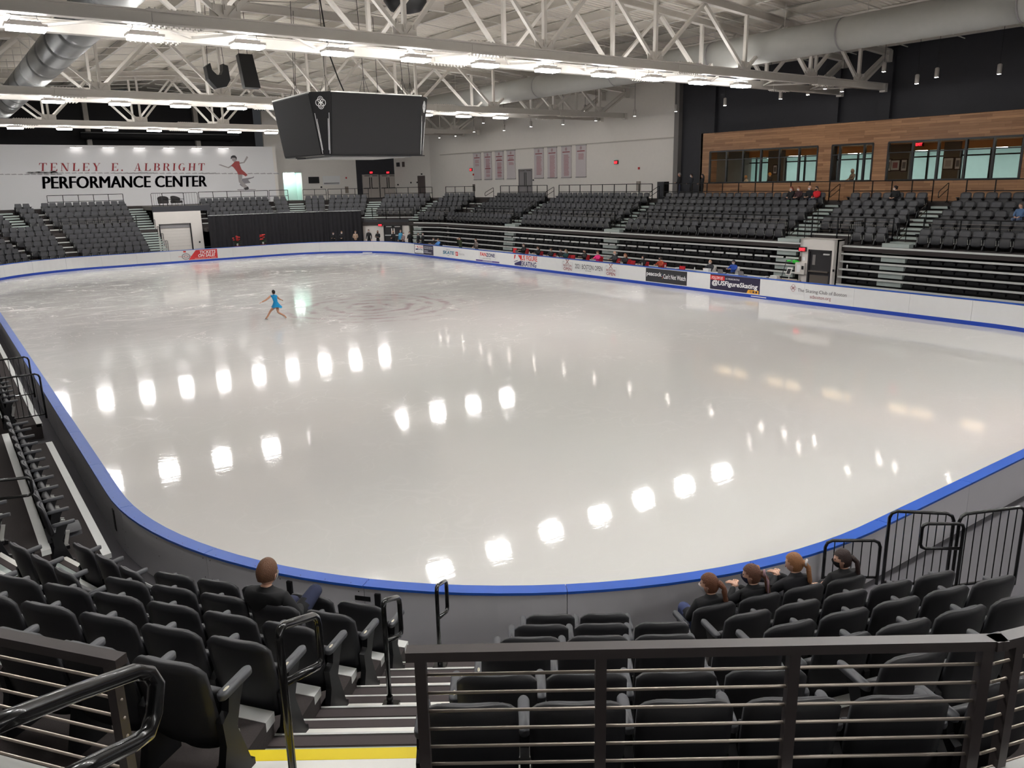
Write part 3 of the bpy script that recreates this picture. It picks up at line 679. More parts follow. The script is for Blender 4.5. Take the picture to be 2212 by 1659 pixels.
m_ = MB(); m_.extr([(P.x+a, 3.75, P.z+b) for a, b in pts], (0, .5, 0)); m_.build('cabinet', 'black_plastic', t)
m_ = MB()
for dx in (-.42, .35): m_.tube([(P.x+dx, 4, P.z+.4), (P.x+dx*.5, 4, RZ(P.x+dx*.5)-.01)], .012, 5)
m_.build('hanging_cable', 'cable_black', t)
P = ony(875, -2, -6.0); t = thing('round_speaker', 'big round black speaker hung high above the front truss', 'speaker', (P.x, -6, P.z-.5))
m_ = MB(); m_.lathe([(.3, -.5), (.62, -.42), (.85, -.1), (.85, .3), (.6, .5)], (P.x, -6, P.z), 14); m_.build('cabinet', 'black_plastic', t, True)
m_ = MB(); m_.tube([(P.x, -6, P.z+.4), (P.x, -6, RZ(P.x)-.01)], .02, 6); m_.build('hanging_cable', 'cable_black', t)
# ================================================================ pendant spot cylinders over the concourse
PEND = [(1460, 241), (1566, 228), (1686, 214), (1745, 205), (1819, 198), (1980, 181), (2023, 167), (2158, 160), (1909, 155), (1664, 183), (1782, 192), (1044, 266), (1089, 282), (1147, 274), (1216, 269), (1264, 240), (1287, 261), (1371, 251), (949, 298), (984, 294), (1024, 285), (932, 291)]
pp = None
for i, (px, py) in enumerate(PEND):
    P = onx(px, py, 25.2 if i not in (8, 9, 10) else 23.6); onw = P.y > 4.6
    if P.y > 37: P = onx(px, py, 24.0)
    lab, grp = ('small pendant spotlight hanging before the white banner wall', 'pendants at the banner wall') if onw else ('small pendant spotlight hanging before the charcoal wall', 'pendants at the charcoal wall')
    L_ = RZ(P.x)-.01-P.z
    if pp is None:
        pp = thing('pendant_spotlight', lab, 'ceiling light', (P.x, P.y, P.z), 0, grp)
        m_ = MB(); m_.lathe([(.1, 0), (.105, .02), (.105, .42), (.06, .46)], (0, 0, 0), 12); m_.build('can', 'lamp_house', pp, True, True)
        m_ = MB(); m_.lathe([(.085, -.004), (.085, .01)], (0, 0, 0), 12); m_.build('lens', 'spot_glow', pp, True, True)
    else:
        q = dup(pp, (P.x, P.y, P.z), 0, lab, grp)
        for c in list(q.children):
            if c.name.startswith('cord') or c.name.startswith('ceiling_cup'): bpy.data.objects.remove(c)
    tgt = pp if i == 0 else q
    m_ = MB(); m_.tube([(0, 0, .45), (0, 0, L_)], .012, 5); link('cord', m_.mesh('cord', 'cable_black'), tgt)
    m_ = MB(); m_.lathe([(.09, L_-.12), (.09, L_)], (0, 0, 0), 10); link('ceiling_cup', m_.mesh('ceiling_cup', 'lamp_house'), tgt)

# unseen pendants added over the near concourse to brighten the near stand
for k in range(12):
    phi = 180+90*k/11; Q = fp('N', phi, 18.6, 0, 0); z0 = 8.8; q = dup(pp, (Q.x, Q.y, z0), 0, 'small added pendant spotlight, unseen, over the near concourse', 'added pendants over the near concourse')
    for c in list(q.children):
        if c.name.startswith('cord') or c.name.startswith('ceiling_cup'): bpy.data.objects.remove(c)
    L_ = RZ(Q.x)-.01-z0; m_ = MB(); m_.tube([(0, 0, .45), (0, 0, L_)], .012, 5); link('cord', m_.mesh('cord', 'cable_black'), q); m_ = MB(); m_.lathe([(.09, L_-.12), (.09, L_)], (0, 0, 0), 10); link('ceiling_cup', m_.mesh('ceiling_cup', 'lamp_house'), q)
# ================================================================ seats
PITCH = .56
def grid(mb, nu, nv, fn, mi=0):
    o = len(mb.v); mb.v += [Vector(fn(i/nu, j/nv)) for j in range(nv+1) for i in range(nu+1)]
    for j in range(nv):
        for i in range(nu): q = o+j*(nu+1)+i; mb.f.append([q, q+1, q+nu+2, q+nu+1]); mb.m.append(mi)
    return o
def slab(fn, nu, nv, thick, flip=False):
    """closed slab: fn(u,v)->(x,y,z), thickness along -y"""
    mb = MB(); a = grid(mb, nu, nv, fn); b = grid(mb, nu, nv, lambda u, v: Vector(fn(u, v))-Vector((0, thick(u, v), 0)))
    n1 = (nu+1)*(nv+1); k = len(mb.f)//2
    for i in range(k): mb.f[i] = mb.f[i][::-1]
    loop = [i for i in range(nu+1)]+[(j+1)*(nu+1)-1 for j in range(1, nv+1)]+[nv*(nu+1)+i for i in range(nu-1, -1, -1)]+[j*(nu+1) for j in range(nv-1, 0, -1)]
    for i in range(len(loop)): p, q = loop[i], loop[(i+1) % len(loop)]; mb.f.append([p, q, b+q, b+p]); mb.m.append(0)
    return mb
def rnd(v, a=.8): return 1-.16*max(0, (v-a)/(1-a))**3
def back_fn(u, v, hw=.252, dy=0):
    x = (2*u-1); s = rnd(v)*(.93+.07*v if v < .3 else 1); return (x*hw*s, .12-.1*v+.045*x*x+dy, .27+.6*v-.035*abs(x)**5*(v > .9))
def pan_fn(u, v):      # folded seat: stands up in front of the back
    x = 2*u-1; s = 1-.22*max(0, (.2-v)/.2)**2; return (x*.225*s, .27+.04*sin(pi*v)-.05*v, .16+.44*v+.02*abs(x)**3*(v < .1))
def pan_down_fn(u, v):
    x = 2*u-1; s = 1-.1*max(0, (v-.75)/.25)**2; return (x*.225*s, .04+.44*v, .44+.03*v-.03*abs(x)**2)
M_back = slab(lambda u, v: back_fn(u, v), 10, 8, lambda u, v: .03).mesh('backrest', 'seat_plastic', True)
M_bcush = slab(lambda u, v: back_fn(.06+.88*u, .2+.76*v, .245, .028*(1-(2*u-1)**4)+.012), 8, 6, lambda u, v: .04).mesh('back_cushion', 'seat_cushion', True)
M_pan = slab(pan_fn, 8, 6, lambda u, v: .085*(.5+.5*sin(pi*min(1, max(0, u))))).mesh('seat_pan', 'seat_under', True)
m_ = MB(); grid(m_, 8, 6, pan_down_fn); o = grid(m_, 8, 6, lambda u, v: Vector(pan_down_fn(u, v))-Vector((0, 0, .07)))
M_pand = m_.mesh('seat_pan', 'seat_cushion', True)
m_ = MB(); n = 12
cap = [(.034*cos(a), .13+.034*sin(a)) for a in [pi*i/6 for i in range(7)]]+[(.034*cos(a), -.09+.034*sin(a)) for a in [pi+pi*i/6 for i in range(7)]]
vs = []
for k, (sc, z) in enumerate(((.85, -.022), (1, -.012), (1, .008), (.8, .018))): vs += [Vector((x*sc, y+.24 if False else y+.24, z+.612+.05*(y+.11))) for x, y in cap]
q = len(cap); fs = [list(range(q))[::-1], [3*q+i for i in range(q)]]
for k in range(3): fs += [[k*q+i, k*q+(i+1) % q, (k+1)*q+(i+1) % q, (k+1)*q+i] for i in range(q)]
m_.add(vs, fs); M_arm = m_.mesh('armrest', 'seat_arm', True)
prof = [(.17, .6), (.31, .6), (.26, .5), (.21, .36), (.3, .06), (.33, .05), (.33, 0), (.04, 0), (.03, .05), (.1, .3), (.09, .46), (.15, .5)]
m_ = MB(); m_.extr([(-.025, y, z) for y, z in prof], (.05, 0, 0)); M_std = m_.mesh('standard', 'seat_iron')
m_ = MB(); m_.beam((0, .3, .48), (0, .25, .28), .016, .05, up=(0, 1, 0)); m_.bb(-.02, .02, .2, .28, .26, .28); M_hinge = m_.mesh('hinge_bracket', 'seat_metal')
m_ = MB(); m_.ell((0, .185, .632), (.011, .03, .004), 0, 8, 4); M_oval = m_.mesh('oval_badge', 'oval_badge')
SEATS = []
def seat_row(c, phi, Dt, z, u0, n, block, skip=(), down=(), pitch=PITCH, ovals=''):
    for k in range(n):
        if k in skip: continue
        P = fp(c, phi, Dt+.42, u0+pitch*(k+.5), z); pj = proj(P+Vector((0, 0, .6)))
        SEATS.append(dict(P=P, phi=phi, block=block, first=k == 0 or (k-1) in skip, last=k == n-1 or (k+1) in skip, down=k in down, row=z, d=(P-CAM).length, px=pj, pitch=pitch, oval=ovals))
def fill(c, phi, Dt, z, ua, ub, block, **k):
    n = int((ub-ua+.05)/PITCH); pt = min((ub-ua)/n, .6); seat_row(c, phi, Dt, z, ua+(ub-ua-pt*n)/2, n, block, pitch=pt, **k)
# near blocks
for i in range(6):
    D, z = TIP[i], FLOOR[i]
    seat_row('N', 234, D, z, -D*T9+1.36, (2, 3, 3, 4, 4, 5)[i], 'centre', ovals='L')
    n = (4, 5, 5, 6, 6, 7)[i]; seat_row('N', 252, D, z, -D*T9+.12, n, 'right', down=(0, 1, 2, 3) if i == 0 else ())
    n = (0, 5, 5, 6, 6, 7)[i]
    if n: seat_row('N', 216, D-.4, z, (D-.4)*T9+.2-n*PITCH, n, 'left', down=(n-2,) if i == 2 else (), ovals='R')
    n = int((2*D*T9-1.15)/PITCH); seat_row('N', 198, D, z, D*T9-.08-n*PITCH, n, 'corner')
    seat_row('N', 180, D-.2, z, D*T9-.12-(11 if i < 3 else 9)*PITCH, 11 if i < 3 else 9, 'long', down=(10,) if i == 0 else ())
    if i < 2: seat_row('N', 180, D-.2, z, -7.0-5*PITCH, 5, 'long')
seat_row('N', 234, UTIP[0], UFLOOR[0]+.06, -1.36-.56*0, 6, 'front'); seat_row('N', 216, UTIP[0], UFLOOR[0]+.06, .55-5*PITCH, 5, 'frontleft')
# far left stand
for i in range(6):
    D, z = TIP[i], FLOOR[i]
    fill('FL', 90, D, z, -4.0, D*T9-.55, 'farleft'); fill('FL', 108, D, z, -D*T9+.25, D*T9-.45, 'farleft')
    fill('FL', 126, D, z, -D*T9+.1, D*T9-.4, 'farleft')
for j in range(4):
    D, z = UTIP[j], UFLOOR[j]
    fill('FL', 90, D, z, -4.0, D*T9-.3, 'farleft'); fill('FL', 108, D, z, -D*T9+.2, -.9, 'farleft'); fill('FL', 108, D, z, .4, D*T9, 'farleft')
    fill('FR', 90, D, z, -D*T9+.15, 3.75, 'curtain'); fill('FR', 72, D, z, 1.0, D*T9-.1, 'curtain'); fill('FR', 72, D, z, -D*T9+.1, -.45, 'curtain')
    fill('FR', 54, D, z, -1.3, D*T9-.1, 'curtain'); fill('FR', 36, D, z, -D*T9+.15, D*T9-.2, 'fardoor')
    fill('FR', 18, D, z, -D*T9+.1, 1.25, 'judgefar')
    yb = [(25.0, 23.3), (21.85, 15.3-.35), (13.5, 3.6), (2.1, -9.85), (-11.2, -15.6), (-17.0, -24.0)]
    for k, (a, b) in enumerate(yb[1:]): fill('FR', 0, D, z, b-22.39, a-22.39, 'judge%d' % k, skip=())
D, z = 12.75, 2.38
fill('FR', 18, D, z, -D*T9+.1, 1.25, 'judgefar')
for k, (a, b) in enumerate(((24.3, 14.9), (13.4, 3.6), (2.05, -3.95), (-4.1, -9.9), (-13.75, -15.65), (-17.05, -24))): fill('FR', 0, D, z, b-22.39, a-22.39, 'judge%d' % max(0, k if k < 3 else k-1))
BLK = {'centre': 'right of the striped aisle', 'right': 'angled block around the four girls', 'left': 'left of the striped aisle', 'corner': 'beside the left board corner steps', 'long': 'along the left long boards',
       'front': 'directly behind the long near cable rail', 'frontleft': 'behind the short left cable rail', 'farleft': 'under the mural lettering', 'curtain': 'above the black curtain', 'fardoor': 'above the lower double doors', 'judgefar': 'at the far judges stand end',
       'judge0': 'below the grey wall door', 'judge1': 'below the plain white wall', 'judge2': 'wide block below first lounge windows', 'judge3': 'narrow block by the white door box', 'judge4': 'beyond the narrow block'}
ORD = ['first', 'second', 'third', 'fourth', 'fifth', 'sixth']
def row_label(s):
    b, z = s['block'], s['row']
    if b in ('front', 'frontleft'): return 'black folding arena seat '+BLK[b]
    if b.startswith('judge') or b in ('curtain', 'fardoor'):
        k = min(range(5), key=lambda i: abs(z-([2.38]+UFLOOR)[i])); return 'dark seat, %s row above the closed tiers, %s' % (ORD[k], BLK[b])
    k = min(range(6), key=lambda i: abs(z-FLOOR[i])); return 'black arena seat, %s row from the boards, %s' % (ORD[k], BLK[b])
vis = [s for s in SEATS if s['px'][2] > .3 and -60 < s['px'][0] < 2272 and -40 < s['px'][1] < 1720]
vis.sort(key=lambda s: s['d'])
IND = vis[:296]; REST = vis[296:]
for s in IND:
    lab = row_label(s); grp = lab.replace('black arena seat', 'seats').replace('black folding arena seat', 'seats').replace('dark seat', 'seats'); rz = RAD(s['phi']+90)
    t = thing('arena_seat', lab, 'seat', s['P'], rz, grp)
    link('backrest', M_back, t); link('back_cushion', M_bcush, t)
    link('seat_pan', M_pand if s['down'] else M_pan, t)
    for sg, on in ((-1, True), (1, s['last'])):
        if on:
            M = Matrix.Translation((sg*s['pitch']/2, 0, 0)); ar = link('armrest', M_arm, t, M); link('standard', M_std, t, M)
            if (sg < 0 and s['first'] and s['oval'] == 'L') or (sg > 0 and s['last'] and s['oval'] == 'R'): link('oval_badge', M_oval, ar)
    for sg in (-1, 1): link('hinge_bracket', M_hinge, t, Matrix.Translation((sg*.238, 0, 0)))
# every further seat, and the seats folded away inside the closed tiers
mb = MB()
def low_seat(mb, M):
    vs, fs = [], []
    for x, y, z in ((-.235, .1, .28), (-.25, .04, .68), (-.21, .02, .88), (.21, .02, .88), (.25, .04, .68), (.235, .1, .28)): vs += [(x, y, z), (x, y+.07, z)]
    b0 = len(mb.v); mb.add([M @ Vector(v) for v in vs], [(1, 3, 5, 7, 9, 11)[::-1], (0, 2, 4, 6, 8, 10)]+[(2*i, 2*i+1, (2*i+3) % 12, (2*i+2) % 12) for i in range(6)], 0)
    vs = [(-.19, .17, .18), (-.225, .2, .3), (-.225, .14, .62), (.225, .14, .62), (.225, .2, .3), (.19, .17, .18)]
    vs = [v for x in vs for v in (x, (x[0], x[1]+.06, x[2]))]
    mb.add([M @ Vector(v) for v in vs], [(1, 3, 5, 7, 9, 11)[::-1], (0, 2, 4, 6, 8, 10)]+[(2*i, 2*i+1, (2*i+3) % 12, (2*i+2) % 12) for i in range(6)], 1)
    for sg in (-1, 1):
        m2 = MB(); m2.bb(sg*.27-.03, sg*.27+.03, .08, .38, .59, .63, 2); m2.bb(sg*.27-.02, sg*.27+.02, 0, .25, 0, .59, 3); m2.bb(sg*.24-.01, sg*.24+.01, .17, .25, .28, .5, 4); m2.xf(M)
        mb.add(m2.v, m2.f); mb.m[-len(m2.f):] = m2.m
for s in REST: low_seat(mb, Matrix.Translation(s['P']) @ Matrix.Rotation(RAD(s['phi']+90), 4, 'Z'))
for k, z in enumerate(ZB[:-1]):
    y = -25.6
    while y < 24.6:
        blocked = any(a-.1 < y < b+.1 for a, b in GAPS) or -14.4 < y < -11.6
        if not blocked:
            x = 19.42-.06*k; m2 = MB(); w_ = .25; zz = z-.09
            m2.extr([(x, y-w_, zz-.2), (x, y-w_*.95, zz-.1), (x, y-w_*.5, zz-.055), (x, y+w_*.5, zz-.055), (x, y+w_*.95, zz-.1), (x, y+w_, zz-.2)], (.22, 0, .0)); mb.add(m2.v, m2.f, 3)
        y += .56
o = mb.build('arena_seats', ['seat_cushion', 'seat_under', 'seat_arm', 'seat_iron', 'seat_metal'], local=True)
tag(o, 'distant rows of dark folding seats around the far end and upper stands', 'seats', kind='stuff')
# ================================================================ rails
def cable_rail(name, label, pts, zt, zb, posts, ncab, dz=.1, wd=.07, m='rail_bronze', group=None, r=.008, inset=.0):
    """pts: polyline (Vectors), posts: distances along it"""
    t = thing(name, label, 'railing', (pts[0].x, pts[0].y, zb), 0, group); L = [0]
    for a, b in zip(pts, pts[1:]): L.append(L[-1]+(b-a).length)
    def at(d):
        for i in range(len(pts)-1):
            if d <= L[i+1]+1e-6: k = (d-L[i])/(L[i+1]-L[i]); return pts[i].lerp(pts[i+1], k), (pts[i+1]-pts[i]).normalized()
        return pts[-1], (pts[-1]-pts[-2]).normalized()
    for a, b in zip(pts, pts[1:]):
        e = (b-a).normalized()*wd/2; MB().beam(Vector((a.x, a.y, zt-.025))-e, Vector((b.x, b.y, zt-.025))+e, wd, .05).build('top_rail', m, t)
        for k in range(ncab):
            z = zt-.05-dz*(k+.9); MB().tube([(a.x, a.y, z), (b.x, b.y, z)], r, 6).build('cable', 'cable', t, True)
    for d in posts:
        P, e = at(d); MB().obox((P.x, P.y, (zt-.05+zb)/2), Vector((e.x, e.y, 0))*.026, Vector((-e.y, e.x, 0))*.026, Vector((0, 0, (zt-.05-zb)/2))).build('post', m, t)
    return t
def V2(v): return Vector((v.x, v.y, 0))
a = V2(onz(893, 1402, 3.6)); b = V2(fp('N', 234, 13.43, 13.43*T9, 0)); c = V2(fp('N', 252, 13.43, 3, 0))
pd = [.03]+[(V2(onz(px, 1395, 3.6))-a).length for px in (1298, 1722)]+[(b-a).length-.05, (b-a).length+.12, (b-a).length+1.6]
cable_rail('cable_rail', 'dark bronze cable railing in front of the nearest seat row', [a, b, c], 3.6, 2.5, pd, 9, .1)
a = V2(onz(248, 1416, 3.6)); b = V2(fp('N', 216, 13.43, -13.43*T9, 0))
cable_rail('cable_rail', 'short dark bronze cable railing left of the striped aisle', [a, b], 3.6, 2.5, [.03, 1.2, 2.4], 9, .1)
def jr(c, phi, ua, ub): return [V2(fp(c, phi, 13.43, ua, 0)), V2(fp(c, phi, 13.43, ub, 0))]
JR = [('FR', 0, -46, -39.45, 'beyond the narrow block'), ('FR', 0, -38.0, -33.65, 'of the narrow block above the white door box'), ('FR', 0, -32.2, -20.35, 'across the wide block under the lounge windows'), ('FR', 0, -18.8, -8.9, 'across the block under the plain white wall'), ('FR', 0, -7.4, -.6, 'under the grey wall door'), ('FR', 18, -2.1, 1.25, 'at the far end of the judges stand'), ('FR', 36, -2.1, 2.1, 'above the lower double doors'), ('FL', 90, -4.05, 1.6, 'through the open block under the mural')]
for c, phi, ua, ub, w_ in JR:
    L = ub-ua; cable_rail('cable_rail', 'thin dark cable railing '+w_, jr(c, phi, ua, ub), 3.68, 2.4, [L*i/max(1, round(L/1.5)) for i in range(max(1, round(L/1.5))+1)], 5, .17, .05, 'rail_black', r=.006)
def guard(label, p, q, zf, m='rail_black', group=None, h=1.07):
    t = thing('guard_rail', label, 'railing', (p.x, p.y, zf), 0, group); L = (q-p).length; n = max(1, round(L/1.2)); d = (q-p)/L
    for k in range(n+1):
        P = p+d*(L*k/n); MB().box((P.x, P.y, zf+h/2), (.045, .045, h), atan2(d.y, d.x)).build('post', m, t)
    for z in (h, .55): MB().beam((p.x, p.y, zf+z), (q.x, q.y, zf+z), .05, .045).build('rail', m, t)
    return t
GR = [('FR', 0, -46, -39.5, 'above the block beyond the narrow block'), ('FR', 0, -37.9, -33.65, 'behind the narrow block'), ('FR', 0, -32.2, -19.8, 'in front of the first lounge windows'), ('FR', 0, -18.7, -8.6, 'in front of the plain white wall'), ('FR', 0, -7.1, -.6, 'in front of the grey wall door'), ('FR', 18, -2.1, 1.3, 'left of the banner group'), ('FR', 36, -2.45, 2.5, 'right of the upper double doors'), ('FR', 54, -1.3, 2.6, 'left of the upper double doors'), ('FR', 72, -2.6, -.45, 'under the wall screen'), ('FR', 72, .95, 2.65, 'beside the lit alcove'), ('FR', 90, -2.6, 3.7, 'under the mural figure'), ('FL', 90, -3.95, 1.7, 'under the mural lettering')]
for c, phi, ua, ub, w_ in GR: guard('thin black two bar guard rail '+w_, V2(fp(c, phi, 17.0, ua, 0)), V2(fp(c, phi, 17.0, ub, 0)), 4.3)
def baluster(label, p, q, zf, h=1.07, nb=6, m='rail_black', r=.022, rnd_=True):
    t = thing('baluster_rail', label, 'railing', (p.x, p.y, zf)); d = (q-p); k = .07/d.length
    pts = [p, p+Vector((0, 0, h-.09)), p.lerp(q, k*.35)+Vector((0, 0, h-.03)), p.lerp(q, k*1.2)+Vector((0, 0, h)), p.lerp(q, 1-k*1.2)+Vector((0, 0, h)), p.lerp(q, 1-k*.35)+Vector((0, 0, h-.03)), q+Vector((0, 0, h-.09)), q]
    zz = Vector((0, 0, zf)); MB().tube([a+zz for a in pts], r, 8).build('frame', m, t, True)
    MB().beam(p+zz+Vector((0, 0, .1)), q+zz+Vector((0, 0, .1)), .025, .025).build('bottom_bar', m, t)
    for i in range(nb):
        P = p.lerp(q, (i+1)/(nb+1))+zz; MB().tube([P+Vector((0, 0, .1)), P+Vector((0, 0, h-.01))], .007, 6).build('baluster', m, t)
    return t
def loop_rail(label, base, zf, dirv, h=.93, L=.5, drop=.28, hl=.3, group=None, r=.021, post2=True):
    """post with a closed rounded hand loop running along dirv (downhill)"""
    t = thing('hand_rail', label, 'railing', (base.x, base.y, zf), 0, group); b = Vector((base.x, base.y, zf)); d = Vector((dirv.x, dirv.y, 0)).normalized(); dn = d*L+Vector((0, 0, -drop)); e = dn.normalized()
    A = b+Vector((0, 0, h)); B = A+dn; c = .06
    MB().tube([b, A-Vector((0, 0, c)), A-Vector((0, 0, c*.3))+e*c*.3, A+e*c, B-e*c, B-e*c*.3-Vector((0, 0, c*.3)), B-Vector((0, 0, c)), B-Vector((0, 0, hl-c)), B-Vector((0, 0, hl-c*.3))-e*c*.3, B-Vector((0, 0, hl))-e*c, A-Vector((0, 0, hl))], r, 8).build('rail', 'rail_black', t, True)
    MB().box((b.x, b.y, zf+.02), (.13, .13, .04), atan2(d.y, d.x)).build('foot', 'rail_black', t); MB().tube([b+Vector((0, 0, .04)), b+Vector((0, 0, .12))], r*1.35, 8).build('collar', 'rail_black', t, True)
    return t
dv = Vector((sin(RAD(44)), cos(RAD(44)), 0))
loop_rail('black tubular hand loop in the striped aisle, beside the boards', onz(951, 1437, .91), .89, dv, .92, .42, .16, .36)
loop_rail('black tubular hand loop in the middle of the striped aisle', onz(843, 1527, 1.59), 1.57, dv, .98, .42, .2, .36)
b1 = onz(600, 1355, 3.72); loop_rail('black tubular hand loop at the yellow landing of the striped aisle', b1, 2.5, dv, 1.22, .45, .2, .3)
t = thing('hand_rail', 'thick black hand loop left of the near cable rail end', 'railing', (-16.6, -34.0, 3.5))
def dp(px, py, D): return CAM+ray(px, py)*D
q = [dp(-60, 1585, 1.5), dp(40, 1545, 1.6), dp(150, 1502, 1.75), dp(290, 1452, 1.95), dp(322, 1455, 2.0), dp(338, 1478, 2.0), dp(333, 1540, 2.0), dp(318, 1585, 1.97), dp(285, 1608, 1.9), dp(200, 1650, 1.75), dp(90, 1710, 1.6)]
MB().tube(q, .021, 10).build('rail', 'rail_black', t, True); bq = dp(0, 1700, 1.6); MB().tube([dp(-60, 1585, 1.5), dp(-75, 1640, 1.5), Vector((bq.x-.12, bq.y, 3.55))], .021, 10).build('post', 'rail_black', t, True)
# hand loops on the judges' side and far stairs
aud = Vector((-1, 0, 0))
for n_, (y, w_) in enumerate(((-16.35, 'right of the narrow block'), (-10.55, 'left of the narrow block'), (2.85, 'left of the first lounge windows'), (14.2, 'beside the grey wall door'), (22.6, 'at the far end of the banner wall'))):
    loop_rail('black concourse hand loop '+w_, Vector((23.75, y, 0)), 4.3, aud, .95, .9, .42, .3)
    loop_rail('black mid stair hand loop '+w_, Vector((21.9, y, 0)), 3.35, aud, .95, .75, .35, .3)
    loop_rail('black foot of stair hand loop '+w_, Vector((20.2, y, 0)), 2.38, aud, .95, .75, .35, .3)
for k in range(5):
    p = fp('FL', 90, 9.4+k*1.15, -5.35, 0); zf = .7+k*.52
    baluster('small black stair rail beside the white roll up door, %s from the ice' % ORD[k], Vector((p.x, p.y, 0)), Vector((p.x+.02, p.y+.75, 0)), zf, 1.0, 1, r=.02)
for px0, px1, w_ in ((328, 352, 'left'), (398, 428, 'right')):
    a = ony(px0, 438, 36.0); b = ony(px1, 438, 36.0); baluster('black barred rail at the %s end of the platform with armchairs' % w_, Vector((a.x, 36.0, 0)), Vector((b.x, 36.0, 0)), 4.3, 1.07, 4, r=.02)
a = ony(352, 438, 36.0); b = ony(398, 438, 36.0); guard('thin black rail in front of the two dark armchairs', V2(a), V2(b), 4.3)
# barred guards beside the openings in the near boards' stands
def gz(px, py, z): return V2(onz(px, py, z))
A0, A1 = gz(1776, 1262, .55), gz(1893, 1262, .55); baluster('low black barred rail beside the girl with dark ponytail', A0, A1, .55, .62, 5)
B0, B1 = gz(1905, 1272, .55), gz(2040, 1280, .55); baluster('tall black barred rail at the front edge of the gangway', B0, B1, .55, 1.08, 7)
C0, C1 = gz(2052, 1282, .55), gz(2190, 1262, .55); baluster('tall black barred rail at the far edge of the gangway', C0, C1, .55, 1.08, 7)
loop_rail('black hand loop between the two tall barred gangway rails', gz(2062, 1290, .55), .55, (gz(2000, 1290, .55)-gz(2062, 1290, .55)), 1.0, .5, .0, .33)
for k, (px, py) in enumerate(((101, 903), (76, 858))):
    p = gz(px, py, .55); baluster('black barred rail %s of the opening in the left stand' % ('on the near side', 'on the far side')[k], p, p+Vector((-1.0, 0, 0)), .55, 1.08, 8)
p = onz(100, 1045, 1.9); loop_rail('black hand loop in the left stand aisle steps', Vector((-17.2, p.y-.05, 0)), 1.2, Vector((1, 0, 0)), .95, .9, .1, .25)
# ================================================================ mural wall
MX0 = -17.0
mural = MB().bb(MX0, 11.3, YM, YM+.25, 4.3, 9.45).build('wall_mural', 'mural'); tag(mural, 'wide pale wall mural with red and grey lettering and a skating figure', 'mural')
def mq(px, py, d=.012): return ony(px, py, YM-d)
def mpoly(pts, m, name, d=.012, par=None): return MB().extr([mq(x, y, d) for x, y in pts][::-1], (0, .01, 0)).build(name, m, par or mural)
def bowl(x0, x1, y0, y1, th=.2, tv=.05, a0=-90, a1=90, n=12):
    cy, ry, rx = (y0+y1)/2, (y1-y0)/2, (x1-x0); o = [(x0+rx*cos(RAD(a0+(a1-a0)*i/n)), cy+ry*sin(RAD(a0+(a1-a0)*i/n))) for i in range(n+1)]
    q = [(x0+(rx-th)*cos(RAD(a0+(a1-a0)*i/n)), cy+(ry-tv)*sin(RAD(a0+(a1-a0)*i/n))) for i in range(n+1)]
    return [[o[i], o[i+1], q[i+1], q[i]] for i in range(n)]
R_ = lambda x0, x1, y0, y1: [(x0, y0), (x1, y0), (x1, y1), (x0, y1)]
def stem(x, s=.2, e=.1): return [R_(x, x+s, 0, 1), R_(x-e, x+s+e, 0, .045), R_(x-e, x+s+e, .955, 1)]
GL = {'T': (.86, [R_(.33, .53, 0, 1), R_(.22, .64, 0, .045), R_(0, .86, .945, 1), [(0, .72), (.03, .72), (.1, .95), (0, .95)], [(.86, .72), (.83, .72), (.76, .95), (.86, .95)]]),
      'E': (.84, stem(.1)+[R_(.1, .78, 0, .05), R_(.1, .75, .95, 1), R_(.3, .58, .47, .52), R_(.55, .59, .38, .62), [(.84, 0), (.66, 0), (.8, .28), (.84, .28)], [(.79, 1), (.64, 1), (.75, .76), (.79, .76)]]),
      'N': (1.0, [R_(.12, .17, 0, 1), R_(.83, .88, 0, 1), [(.06, 1), (.3, 1), (.88, .0), (.7, 0)], R_(0, .3, 0, .045), R_(0, .2, .955, 1), R_(.7, 1, .955, 1)]),
      'L': (.8, stem(.1)+[R_(.1, .76, 0, .05), [(.8, 0), (.6, 0), (.76, .3), (.8, .3)]]),
      'Y': (.92, [R_(.36, .56, 0, .5), R_(.25, .67, 0, .045), [(.06, 1), (.28, 1), (.56, .48), (.36, .44)], [(.78, 1), (.84, 1), (.52, .5), (.47, .48)], R_(0, .36, .955, 1), R_(.66, .92, .955, 1)]),
      '.': (.26, [R_(.04, .22, 0, .17)]),
      'A': (.96, [[(.1, 0), (.15, 0), (.5, .95), (.46, 1)], [(.6, 0), (.84, 0), (.54, 1), (.46, 1)], R_(.22, .66, .3, .345), R_(0, .26, 0, .045), R_(.52, .96, 0, .045)]),
      'B': (.84, stem(.1, .2, .1)[:1]+[R_(0, .5, 0, .045), R_(0, .48, .955, 1), R_(.3, .5, .49, .53)]+bowl(.48, .78, .51, 1)+bowl(.5, .84, 0, .53)),
      'R': (.92, stem(.1)+[R_(.3, .5, .955, 1), R_(.3, .5, .48, .52)]+bowl(.48, .82, .48, 1)+[[(.48, .5), (.62, .5), (.92, 0), (.7, 0)], R_(.66, .96, 0, .04)]),
      'I': (.42, stem(.11)), 'H': (1.0, stem(.1)+stem(.7)+[R_(.3, .7, .475, .525)]),
      'G': (.96, bowl(.46, 0, 0, 1, -.2, .045, -75, 75, 14)+bowl(.46, .78, .45, 1, .05, .045, 20, 90, 6)+[R_(.66, .84, .0, .42), R_(.54, .94, .4, .445)]+bowl(.46, .76, 0, .5, .12, .045, -90, -20, 5)), ' ': (.62, [])}
def serif(mb, s, fn, gap=.36):
    x = 0; polys = []
    for ch in s:
        w_, ps = GL[ch]; polys += [[(a+x, b) for a, b in p] for p in ps]; x += w_+gap
    W_ = x-gap
    for p in polys:
        o = len(mb.v); mb.v += [fn(a/W_, b) for a, b in p]; mb.f.append(list(range(o, o+len(p)))); mb.m.append(0)
